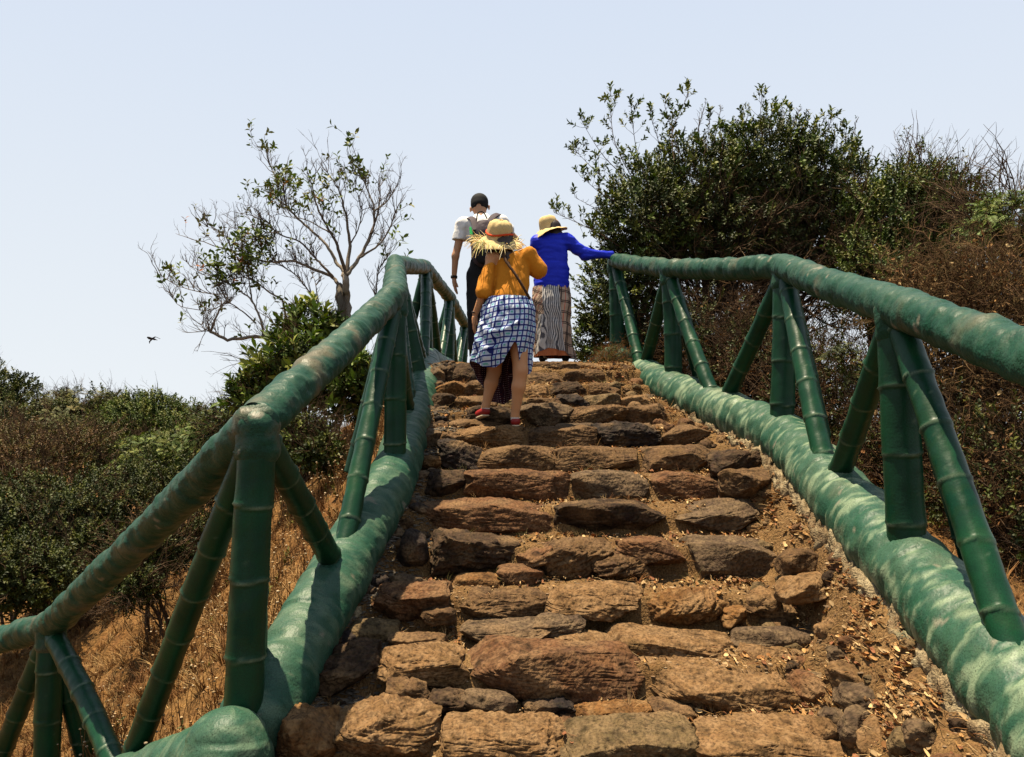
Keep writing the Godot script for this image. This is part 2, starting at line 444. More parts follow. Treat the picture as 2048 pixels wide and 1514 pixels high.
# x0, x1, top, bottom in the photograph (2048 wide); colour; roundness; roughness; layering tilt; length front to back; lean of the top (right side up +)
const STONES := [
	# row A (nearest)
	[3.15, 556, 668, 1412, 1548, "ochre", 2.6, 0.8, 0.2, 0.30, 0.0],
	[3.15, 670, 870, 1398, 1520, "tan", 3.0, 1.5, -0.15, 0.36, -0.1],
	[3.15, 872, 1118, 1426, 1535, "tan", 3.4, 1.3, -0.1, 0.36, -0.25],
	[3.12, 1128, 1396, 1432, 1548, "olive", 3.8, 1.1, -0.5, 0.36, 0.05],
	[3.10, 1396, 1735, 1434, 1552, "tan", 4.0, 0.9, -0.1, 0.36, -0.2],
	[2.95, 1700, 1965, 1482, 1575, "tan", 3.0, 0.8, 0.0, 0.30, 0.1],
	# small wedges between A and B
	[3.46, 764, 852, 1354, 1408, "brown", 2.8, 1.1, -0.5, 0.20, -0.3],
	[3.46, 848, 928, 1378, 1414, "dark", 2.6, 1.3, 0.05, 0.18, 0.0],
	[3.46, 924, 1034, 1376, 1420, "grey", 2.3, 0.5, -0.2, 0.18, -0.3],
	[3.48, 1042, 1145, 1394, 1428, "black", 2.6, 1.3, 0.3, 0.18, 0.2],
	[3.45, 1152, 1305, 1402, 1440, "ochre", 2.8, 0.9, 0.1, 0.20, 0.15],
	[3.44, 1112, 1152, 1422, 1446, "rust", 2.3, 0.5, 0.0, 0.14, 0.0],
	[3.46, 1300, 1400, 1398, 1440, "brown", 2.7, 0.8, -0.3, 0.2, -0.4],
	# row B
	[3.62, 620, 748, 1282, 1390, "dark", 3.0, 1.3, 0.3, 0.36, 0.35],
	[3.60, 758, 924, 1286, 1376, "tan", 3.2, 1.1, 0.05, 0.36, 0.1],
	[3.58, 922, 1278, 1276, 1402, "rust", 3.0, 0.9, -0.1, 0.40, -0.12],
	[3.52, 1288, 1618, 1322, 1446, "tan", 3.4, 1.0, -0.25, 0.42, -0.35],
	[3.50, 1586, 1704, 1338, 1440, "rust", 3.6, 0.6, -0.6, 0.34, -0.3],
	[3.20, 1690, 1818, 1338, 1448, "grey", 2.5, 0.3, 0.0, 0.32, 0.1],
	[2.98, 1795, 1885, 1418, 1472, "grey", 2.2, 0.4, 0.0, 0.20, 0.0],
	# flat slabs on the tread behind B
	[3.98, 698, 796, 1234, 1284, "olive", 3.4, 0.6, 0.1, 0.26, 0.0],
	[3.86, 778, 885, 1264, 1296, "brown", 2.8, 0.9, 0.1, 0.2, 0.1],
	[3.90, 925, 1105, 1236, 1290, "grey", 3.0, 0.8, 0.1, 0.34, 0.1],
	[3.98, 1052, 1178, 1226, 1268, "grey", 2.8, 1.2, 0.1, 0.2, -0.1],
	[3.88, 1110, 1240, 1262, 1300, "tan", 2.8, 0.8, 0.0, 0.24, -0.1],
	[3.84, 1212, 1475, 1256, 1338, "tan", 3.0, 0.8, -0.1, 0.34, -0.25],
	[3.92, 1464, 1668, 1248, 1302, "grey", 2.35, 0.18, 0.0, 0.22, -0.06],
	[3.80, 1466, 1672, 1282, 1350, "tan", 3.4, 1.0, -0.05, 0.26, -0.2],
	[3.50, 1664, 1702, 1290, 1322, "grey", 2.4, 0.6, 0.0, 0.14, 0.0],
	[3.48, 1698, 1776, 1290, 1330, "grey", 2.6, 0.8, 0.0, 0.18, 0.1],
	# row C
	[4.14, 732, 898, 1162, 1240, "rust", 2.6, 1.3, -0.05, 0.36, 0.05],
	[4.05, 842, 908, 1214, 1244, "brown", 2.4, 0.9, 0.0, 0.16, 0.0],
	[4.12, 912, 1088, 1176, 1246, "brown", 3.0, 1.4, 0.0, 0.38, -0.05],
	[4.10, 1084, 1282, 1168, 1244, "tan", 2.7, 1.2, -0.15, 0.38, 0.1],
	[4.12, 1288, 1478, 1176, 1254, "ochre", 2.8, 1.7, 0.75, 0.36, 0.2],
	[4.06, 1448, 1494, 1212, 1246, "ochre", 3.0, 0.7, 0.0, 0.2, 0.2],
	[4.14, 1476, 1652, 1182, 1250, "brown", 2.7, 1.2, -0.35, 0.36, -0.35],
	[3.95, 1572, 1674, 1148, 1204, "tan", 3.6, 0.7, 0.15, 0.26, 0.2],
	[4.42, 905, 1005, 1142, 1186, "ochre", 2.4, 0.4, 0.0, 0.24, 0.0],
	[4.40, 775, 850, 1148, 1182, "grey", 2.6, 0.6, 0.0, 0.2, -0.1],
	# row D
	[4.56, 788, 852, 1058, 1136, "black", 2.3, 0.6, 0.0, 0.28, 0.0],
	[4.55, 846, 1038, 1062, 1148, "dark", 2.7, 1.7, -0.25, 0.36, -0.05],
	[4.55, 1034, 1102, 1088, 1140, "rust", 2.6, 1.3, 0.3, 0.3, 0.3],
	[4.56, 1074, 1218, 1076, 1154, "brown", 3.0, 1.6, 0.45, 0.34, 0.0],
	[4.46, 998, 1082, 1128, 1164, "rust", 2.4, 0.7, -0.2, 0.18, -0.1],
	[4.50, 1180, 1300, 1108, 1154, "brown", 2.6, 1.8, 0.25, 0.28, 0.25],
	[4.56, 1238, 1368, 1074, 1130, "rust", 3.4, 1.1, -0.3, 0.32, 0.0],
	[4.54, 1368, 1564, 1072, 1170, "grey", 3.2, 0.55, 0.0, 0.38, -0.03],
	[4.15, 1564, 1660, 1094, 1156, "brown", 2.4, 0.6, 0.3, 0.26, 0.15],
	# row E
	[4.96, 842, 1124, 998, 1074, "rust", 3.2, 1.1, -0.15, 0.38, -0.12],
	[4.95, 1124, 1338, 1000, 1066, "dark", 3.2, 1.1, 0.0, 0.38, -0.05],
	[4.95, 1356, 1540, 998, 1070, "grey", 2.7, 1.2, 0.2, 0.36, 0.1],
	# row F
	[5.36, 848, 930, 940, 988, "dark", 3.0, 0.9, 0.0, 0.34, 0.0],
	[5.34, 936, 1140, 938, 1000, "rust", 2.7, 0.9, -0.1, 0.38, -0.1],
	[5.34, 1146, 1304, 942, 1004, "grey", 3.2, 0.7, 0.0, 0.36, 0.05],
	[5.34, 1298, 1452, 942, 1014, "rust", 4.2, 0.7, 0.0, 0.36, 0.05],
	[5.05, 1448, 1556, 938, 1004, "brown", 3.2, 1.0, -0.1, 0.34, 0.1],
	# row G
	[5.74, 872, 968, 886, 948, "black", 3.0, 1.9, -0.35, 0.34, -0.25],
	[5.72, 956, 1118, 890, 944, "brown", 3.8, 0.9, 0.0, 0.36, 0.0],
	[5.72, 1112, 1270, 894, 950, "brown", 3.0, 1.0, 0.0, 0.36, -0.05],
	[5.72, 1276, 1440, 890, 954, "brown", 3.4, 0.9, 0.0, 0.36, 0.0],
	[5.35, 1428, 1530, 902, 950, "dark", 2.6, 1.5, -0.25, 0.32, -0.1],
	[5.72, 840, 880, 910, 932, "ochre", 2.6, 0.5, 0.0, 0.2, 0.0],
	# row H
	[6.12, 838, 884, 858, 896, "grey", 3.0, 0.8, 0.0, 0.3, 0.0],
	[6.12, 874, 924, 864, 894, "brown", 2.8, 1.0, 0.0, 0.3, -0.1],
	[6.10, 900, 1048, 852, 892, "tan", 3.0, 1.3, 0.05, 0.36, 0.0],
	[6.10, 1040, 1194, 852, 902, "brown", 2.8, 1.2, -0.1, 0.36, -0.05],
	[6.10, 1188, 1320, 848, 898, "black", 3.2, 1.8, 0.0, 0.34, 0.05],
	[6.10, 1320, 1422, 850, 898, "brown", 2.5, 0.7, 0.1, 0.32, 0.0],
	# row I
	[6.52, 852, 905, 836, 866, "dark", 3.0, 1.1, 0.0, 0.3, 0.0],
	[6.40, 900, 1000, 838, 862, "brown", 3.0, 1.0, 0.05, 0.34, 0.0],
	[6.50, 922, 1046, 814, 850, "dark", 2.7, 1.3, 0.1, 0.36, 0.05],
	[6.50, 1036, 1140, 806, 850, "grey", 2.6, 1.4, 0.0, 0.36, -0.05],
	[6.50, 1134, 1254, 812, 854, "brown", 2.7, 1.2, 0.15, 0.36, 0.05],
	[6.50, 1248, 1340, 810, 854, "brown", 2.5, 0.9, 0.15, 0.34, 0.1],
	[6.36, 1118, 1215, 846, 868, "grey", 3.0, 0.7, 0.0, 0.26, 0.0],
	# row J
	[6.92, 852, 908, 788, 826, "dark", 2.7, 1.0, 0.0, 0.3, 0.0],
	[6.90, 912, 1002, 792, 826, "brown", 2.8, 1.1, 0.0, 0.34, 0.0],
	[6.90, 992, 1062, 796, 824, "olive", 2.8, 1.0, 0.0, 0.34, 0.0],
	[6.90, 1052, 1134, 796, 824, "brown", 2.8, 1.0, 0.0, 0.34, 0.0],
	[6.90, 1118, 1184, 790, 828, "black", 2.8, 1.5, 0.0, 0.34, 0.0],
	[6.90, 1168, 1240, 788, 826, "olive", 3.0, 0.8, 0.0, 0.34, 0.05],
	[6.90, 1236, 1306, 792, 830, "tan", 2.5, 1.0, 0.35, 0.32, 0.3],
	# row K
	[7.30, 858, 938, 762, 802, "ochre", 2.5, 0.9, 0.0, 0.32, 0.0],
	[7.30, 930, 978, 758, 800, "brown", 2.6, 0.9, 0.4, 0.32, 0.3],
	[7.30, 972, 1052, 766, 804, "brown", 2.7, 1.0, 0.0, 0.32, 0.0],
	[7.30, 1044, 1100, 770, 804, "tan", 2.4, 0.9, 0.0, 0.32, 0.0],
	[7.30, 1096, 1182, 766, 800, "dark", 2.6, 1.6, 0.1, 0.32, 0.05],
	[7.30, 1176, 1246, 766, 798, "brown", 2.7, 1.4, 0.0, 0.32, 0.0],
	# row L and crest
	[7.62, 856, 894, 736, 778, "grey", 2.4, 0.9, 0.6, 0.28, 0.0],
	[7.70, 878, 918, 732, 768, "dark", 2.6, 1.2, 0.0, 0.3, 0.0],
	[7.66, 892, 968, 726, 776, "dark", 2.7, 1.2, 0.3, 0.34, 0.2],
	[7.66, 962, 1060, 730, 776, "brown", 2.8, 1.1, 0.0, 0.34, 0.0],
	[7.60, 1048, 1134, 744, 786, "brown", 2.9, 1.0, 0.0, 0.32, 0.0],
	[7.60, 1126, 1208, 740, 784, "brown", 2.9, 1.0, 0.0, 0.32, 0.1],
	[7.90, 1050, 1174, 722, 752, "brown", 2.9, 1.2, 0.0, 0.36, 0.0],
	[7.90, 1162, 1222, 726, 752, "tan", 2.7, 1.0, 0.0, 0.34, 0.0],
]

var stone_seed := 1

func rock_mesh(half: Vector3, p: float, rough: float, tilt: float, lean: float, kind: String, n: int) -> ArrayMesh:
	stone_seed += 1
	var sd := stone_seed * 7.31
	var cs: Array = ROCKS[kind]
	var b := Buf.new()
	var amp := minf(half.y, minf(half.x, half.z))
	var off := Vector3(sd, sd * 0.37, -sd * 0.71)
	var ct := cos(tilt)
	var stl := sin(tilt)
	# a few broken faces: planes that cut the block
	var pr := RandomNumberGenerator.new()
	pr.seed = stone_seed * 977
	var cutsn := []
	var ncut := 3 + int(rough * 4.0)
	for k in ncut:
		var cn := Vector3(pr.randfn(), pr.randfn() * 0.8 + 0.2, absf(pr.randfn()) * 0.9).normalized()
		cutsn.append([cn, pr.randf_range(0.74, 1.0) if rough > 0.5 else pr.randf_range(0.98, 1.1)])
	var index := {}
	var dirs := [Vector3(1, 0, 0), Vector3(-1, 0, 0), Vector3(0, 1, 0), Vector3(0, -1, 0), Vector3(0, 0, 1), Vector3(0, 0, -1)]
	for f in 6:
		var w: Vector3 = dirs[f]
		var u: Vector3 = Vector3(w.y, w.z, w.x)
		var t: Vector3 = w.cross(u)
		var ids := []
		for j in n + 1:
			for k in n + 1:
				var q: Vector3 = w + u * tan((float(k) / n * 2.0 - 1.0) * PI / 4) + t * tan((float(j) / n * 2.0 - 1.0) * PI / 4)
				var key := Vector3i((q.normalized() * 20000.0).round())
				if index.has(key):
					ids.append(index[key])
					continue
				var s := q.normalized()
				var r := pow(pow(absf(s.x), p) + pow(absf(s.y), p) + pow(absf(s.z), p), -1.0 / p)
				var e := s * r
				# uneven outline
				var lowf := e * 0.9 + off
				e += Vector3(nv.get_noise_3dv(lowf), nv.get_noise_3dv(lowf + Vector3(31, 7, 3)), nv.get_noise_3dv(lowf + Vector3(5, 53, 19))) * 0.15
				for cu in cutsn:
					var over: float = e.dot(cu[0]) - cu[1]
					if over > 0.0: e -= cu[0] * over * 0.92
				var pos := e * half
				pos.y += lean * half.y * e.x * 1.0
				if e.z > 0.0 and rough > 0.5:   # the front breaks back under the lip
					pos.z -= half.y * (0.16 + 0.16 * nv.get_noise_2d(pos.x * 4.0 + sd, 2.0)) * e.z * (1.0 - e.y)
				# chipped facets
				var wp := pos * 7.0 + off
				var chip := nc.get_noise_3dv(wp * 1.1) + 1.0
				# layers along the bedding, tilted
				var bed := Vector3(pos.x * ct + pos.y * stl, (-pos.x * stl + pos.y * ct) * 4.2, pos.z) * 7.0 + off * 1.7
				var layer := nr.get_noise_3dv(bed * 0.55)
				var fine := ns.get_noise_3dv(pos * 22.0 + off)
				var big := ns.get_noise_3dv(pos * 5.0 + off)
				var crack := nr.get_noise_3dv(Vector3(bed.x * 0.5, bed.y * 1.5, bed.z * 0.5))
				var lay := maxf(rough - 1.0, 0.0) * 1.5
				var disp := amp * (rough * 0.05 * (chip - 0.5) + 0.05 * lay * layer + 0.07 * big) + 0.008 * rough * fine + 0.012 * lay * layer - 0.012 * rough * smooth(0.5, 0.95, crack)
				pos += (s * Vector3(1.0 / half.x, 1.0 / half.y, 1.0 / half.z) * amp).normalized() * disp
				var c: Color = cs[0]
				c = c.lerp(cs[1], clampf(0.4 + 1.6 * ns.get_noise_3dv(pos * 4.5 + off * 2.0), 0, 1))
				c = c.lerp(cs[1] * 0.45, clampf(ns.get_noise_3dv(pos * 8.0 - off * 1.3) * 3.0 - 0.5, 0, 0.85))
				c = c.lerp(cs[2], clampf(0.15 + 1.5 * ns.get_noise_3dv(pos * 13.0 + off * 3.0), 0, 0.8))
				c = c.lerp(Color(0.185, 0.115, 0.058), clampf(nv.get_noise_3dv(pos * 3.1 - off) * 1.2 - 0.35, 0, 0.7))
				index[key] = b.v.size()
				ids.append(b.v.size())
				b.v.append(pos)
				b.c.append(c)
		for j in n:
			for k in n:
				var a: int = ids[j * (n + 1) + k]
				var bb: int = ids[j * (n + 1) + k + 1]
				var c2: int = ids[(j + 1) * (n + 1) + k]
				var d2: int = ids[(j + 1) * (n + 1) + k + 1]
				b.i.append_array([a, bb, c2, bb, d2, c2])
	return mesh_of(b, true)

func build_stairs():
	var st := Node3D.new()
	st.name = numbered("stairway")
	add_child(st, true)
	tag(st, "rough stairway of brown boulders set in dry earth", "", "", "structure")
	var xs := []
	var x := -1.75
	while x < 2.2:
		xs.append(x)
		x += 0.016
	var ds := []
	var d := 0.6
	while d < 15.0:
		ds.append(d)
		d += 0.016 if d > 2.2 and d < 8.4 else 0.06
	put("earth", grid(xs, ds, stair_h, dirt_color), M.dirt, st)
	for s in STONES:
		var d0: float = s[0]
		var len: float = s[9] * 0.82
		var mid: float = d0 + len * 0.5
		var left := at(s[1], s[4], d0 + len * 0.3)
		var right := at(s[2], s[4], d0 + len * 0.3)
		var top := at(s[1], s[3], d0 + len * (0.85 if s[3] > 870 else 0.35)).y
		var bot := minf(at(s[1], s[4], d0 + 0.03).y, top - 0.05)
		var half := Vector3((right.x - left.x) * 0.525, (top - bot) * 0.5 + 0.010, len * 0.55)
		var px: float = s[2] - s[1]
		var n := 46 if px > 150 and d0 < 4.3 else (30 if px > 110 else 18)
		var o := put("step_stone", rock_mesh(half, s[6] + (3.0 if s[7] > 0.6 else 0.3), s[7], s[8], s[10], s[5], n), M.rock, st)
		o.position = Vector3((left.x + right.x) * 0.5, (top + bot) * 0.5 - 0.01, -mid)
		o.rotation.y = rng.randf_range(-0.06, 0.06)
	# rubble packed into the bank below the right-hand log and along the left one
	for k in 46:
		var dd := 2.4 + 5.4 * rng.randf()
		rubble(st, lin(RLOG, dd, 1) - rnd(0.26, 0.50), dd, rnd(0.045, 0.085), ["brown", "tan", "olive", "grey", "rust"][k % 5])
	for k in 100:
		var dd := 2.2 + 6.0 * pow(rng.randf(), 1.15)
		var xx := lin(RLOG, dd, 1) - rnd(0.15, 0.50)
		rubble(st, xx, dd, rnd(0.016, 0.042) * (1.3 if rng.randf() < 0.15 else 1.0), ["brown", "rust", "tan", "olive", "dark"][rng.randi() % 5])
	for k in 84:
		var dd := 2.8 + 5.4 * rng.randf()
		var xx := lin(LLOG, dd, 1) + rnd(0.10, 0.30)
		rubble(st, xx, dd, rnd(0.02, 0.055), ["dark", "grey", "black", "brown"][rng.randi() % 4])
	# the near steps under and behind the camera, out of the picture
	for row in 3:
		for k in 6:
			var w := rnd(0.16, 0.26)
			var o := put("step_stone", rock_mesh(Vector3(w, 0.09, 0.19), 3.0, 1.0, 0.0, 0.0, ["tan", "brown", "rust"][(row + k) % 3], 12), M.rock, st)
			o.position = hx(-0.85 + k * 0.42, ROWS[row + 1][1] - 0.05, ROWS[row + 1][0] + 0.18)
	litter(st)

func rubble(st: Node3D, x: float, d: float, r: float, kind: String):
	var h := stair_h(x, d)
	var o := put("rubble_stone", rock_mesh(Vector3(r * rnd(0.9, 1.6), r * rnd(0.7, 1.1), r * rnd(0.8, 1.4)), rnd(2.4, 3.6), 1.0, rnd(-0.5, 0.5), 0.0, kind, 8), M.rock, st)
	o.position = hx(x, h - r * 0.1, d)
	o.rotation = Vector3(rnd(-0.5, 0.5), rnd(0, TAU), rnd(-0.5, 0.5))

func pebble_mesh(sd: int) -> ArrayMesh:
	var b := Buf.new()
	var r2 := RandomNumberGenerator.new()
	r2.seed = sd
	# a flat angular chip: top and bottom hexagons
	var m := 6
	var top := []
	for k in m:
		var a := TAU * k / m + r2.randf_range(-0.3, 0.3)
		top.append(Vector3(cos(a), 0, sin(a)) * r2.randf_range(0.6, 1.0))
	b.v.append(Vector3(r2.randf_range(-0.2, 0.2), 0.42, r2.randf_range(-0.2, 0.2)))
	for k in m: b.v.append(top[k] * 0.72 + Vector3(0, r2.randf_range(0.2, 0.36), 0))
	for k in m: b.v.append(top[k] + Vector3(0, r2.randf_range(-0.1, 0.08), 0))
	b.v.append(Vector3(0, -0.3, 0))
	for k in m:
		var q := (k + 1) % m
		b.i.append_array([0, 1 + k, 1 + q, 1 + k, 1 + m + k, 1 + q, 1 + q, 1 + m + k, 1 + m + q, 1 + m + k, 2 * m + 1, 1 + m + q])
	# facets stay sharp
	var f := Buf.new()
	for k in b.i.size():
		f.v.append(b.v[b.i[k]])
		f.i.append(k)
	return mesh_of(f, true)

func flake_mesh(sd: int) -> ArrayMesh:
	# a curled dry leaf scrap
	var b := Buf.new()
	var r2 := RandomNumberGenerator.new()
	r2.seed = sd
	var rows := 5
	var curl := r2.randf_range(0.4, 1.5)
	for j in rows:
		var t := float(j) / (rows - 1)
		var w := 0.30 * sin(PI * (0.08 + 0.84 * t)) + r2.randf_range(-0.03, 0.03)
		var y := curl * 0.25 * (t - 0.5) * (t - 0.5) * 4.0 * 0.5
		b.v.append(Vector3(-w, y + w * 0.5, t - 0.5))
		b.v.append(Vector3(0.03 * sin(t * 5.0), y, t - 0.5))
		b.v.append(Vector3(w, y + w * 0.45, t - 0.5))
	for j in rows - 1:
		for k in 2:
			var p := j * 3 + k
			b.i.append_array([p, p + 3, p + 1, p + 1, p + 3, p + 4])
	return mesh_of(b)

func litter(_st: Node3D):
	var kinds := [[], [], []]
	var tints := [[], [], []]
	# slate chips, mostly on the left; brown grit everywhere on the treads
	for k in 19000:
		var d := 2.3 + 6.0 * pow(rng.randf(), 1.3)
		var xl := lin(LLOG, d, 1) + 0.1
		var xr := lin(RLOG, d, 1) - 0.12
		var x: float
		var slate := rng.randf() < 0.66
		if slate:
			x = xl + absf(rng.randfn()) * 0.17
		else:
			x = rnd(xl, xr)
		var r := rnd(0.005, 0.013) * (1.35 if slate else 1.0) * (1.7 if rng.randf() < 0.07 else 1.0)
		var bs := Basis.from_euler(Vector3(rnd(-0.4, 0.4), rnd(0, TAU), rnd(-0.4, 0.4))).scaled(Vector3(r * rnd(0.8, 1.6), r * rnd(0.5, 0.9), r))
		var g := k % 3
		kinds[g].append(Transform3D(bs, hx(x, stair_h(x, d) + r * 0.2, d)))
		var v := rnd(0.6, 1.3)
		tints[g].append((Color(0.082, 0.068, 0.052) if slate else [Color(0.19, 0.115, 0.055), Color(0.13, 0.085, 0.05), Color(0.27, 0.19, 0.11)][rng.randi() % 3]) * v)
	for g in 3:
		var o := scatter("gravel", pebble_mesh(40 + g), M.chip, kinds[g], tints[g])
		tag(o, ["dark slate chips and brown grit strewn over the stone treads", "fine angular gravel filling the joints of the steps", "loose brown and grey pebbles along the edges of the steps"][g], "gravel", "", "stuff")
	# dry leaf scraps gather in the corners of the treads and on the right-hand bank
	var fl := [[], []]
	var ft := [[], []]
	var pal := [Color(0.30, 0.165, 0.062), Color(0.23, 0.105, 0.036), Color(0.40, 0.27, 0.13), Color(0.16, 0.065, 0.03), Color(0.30, 0.20, 0.10)]
	var made := 0
	while made < 17000:
		var d := 2.3 + 6.0 * pow(rng.randf(), 1.2)
		var xr := lin(RLOG, d, 1) - 0.1
		var xl := lin(LLOG, d, 1) + 0.1
		var x: float = xr - absf(rng.randfn()) * 0.30 if rng.randf() < 0.5 else rnd(xl, xr)
		# swept against the foot of the risers and denser in patches
		if rng.randf() < 0.45:
			var row: Array = ROWS[4 + rng.randi() % 12]
			d = row[0] - absf(rng.randfn()) * 0.05 + 0.01
		if ns.get_noise_2d(x * 3.5 + 70, d * 3.5) < rnd(-0.30, 0.25):
			continue
		made += 1
		var s := 0.009 + 0.062 * pow(rng.randf(), 2.6)
		var bs := Basis.from_euler(Vector3(rnd(-0.5, 0.5), rnd(0, TAU), rnd(-0.6, 0.6))).scaled(Vector3(s * rnd(0.18, 0.62), s * 0.7, s * rnd(0.8, 1.5)))
		var g := made % 2
		fl[g].append(Transform3D(bs, hx(x, stair_h(x, d) + rnd(0.004, 0.022), d)))
		ft[g].append(pal[rng.randi() % 5] * rnd(0.5, 1.15))
	for g in 2:
		var o := scatter("leaf_litter", flake_mesh(60 + g), M.dry, fl[g], ft[g])
		tag(o, ["dry orange leaf scraps drifted along the right edge of the steps", "curled brown leaf scraps lying between the stones"][g], "leaf litter", "", "stuff")
	# straw and dead grass stems
	var stem := Buf.new()
	tube(stem, [Vector3(0, 0, 0), Vector3(0.02, 0.02, 0.35), Vector3(-0.03, 0.05, 0.7), Vector3(0.02, 0.0, 1.0)], [0.022, 0.018, 0.015, 0.008], 3)
	var sl := []
	var sc := []
	for k in 6500:
		var d := 2.3 + 6.0 * pow(rng.randf(), 1.2)
		var xr := lin(RLOG, d, 1) - 0.1
		var xl := lin(LLOG, d, 1) + 0.1
		var x: float = xr - absf(rng.randfn()) * 0.35 if rng.randf() < 0.6 else rnd(xl, xr)
		if ns.get_noise_2d(x * 3.5 + 70, d * 3.5) < rnd(-0.25, 0.3):
			continue
		var s := rnd(0.03, 0.11)
		var bs := Basis.from_euler(Vector3(rnd(-0.5, 0.2), rnd(0, TAU), 0)).scaled(Vector3(0.07, 0.06, s))
		sl.append(Transform3D(bs, hx(x, stair_h(x, d) + rnd(0.004, 0.02), d)))
		sc.append(pal[rng.randi() % 5] * rnd(0.6, 1.2))
	# little dead grass tufts rooted at the foot of the risers
	var tl := []
	var tc := []
	while tl.size() < 190:
		var row: Array = ROWS[4 + rng.randi() % 12]
		var d: float = row[0] - rnd(0.0, 0.07)
		var x := rnd(lin(LLOG, d, 1) + 0.2, lin(RLOG, d, 1) - 0.2)
		if nv.get_noise_2d(x * 2.2 + 13, d * 2.2) < 0.05: continue
		tl.append(Transform3D(spun(Vector3(rnd(-0.6, 0.6), 1, rnd(-0.1, 0.9)), rnd(0, TAU)).scaled(Vector3.ONE * rnd(0.04, 0.09)), hx(x, stair_h(x, d), d)))
		tc.append([Color(0.30, 0.155, 0.055), Color(0.20, 0.085, 0.03), Color(0.34, 0.22, 0.10), Color(0.10, 0.09, 0.03)][rng.randi() % 4] * rnd(0.6, 1.1))
	var o3 := scatter("grass_tufts", tuft_mesh(88, 14, 1.1), M.dry, tl, tc)
	tag(o3, "small reddish dead grass tufts at the foot of the stone risers", "grass", "", "stuff")
	var o2 := scatter("dry_straw", mesh_of(stem, true), M.dry, sl, sc)
	tag(o2, "thin dead grass stems scattered on the earth between the stones", "straw", "", "stuff")

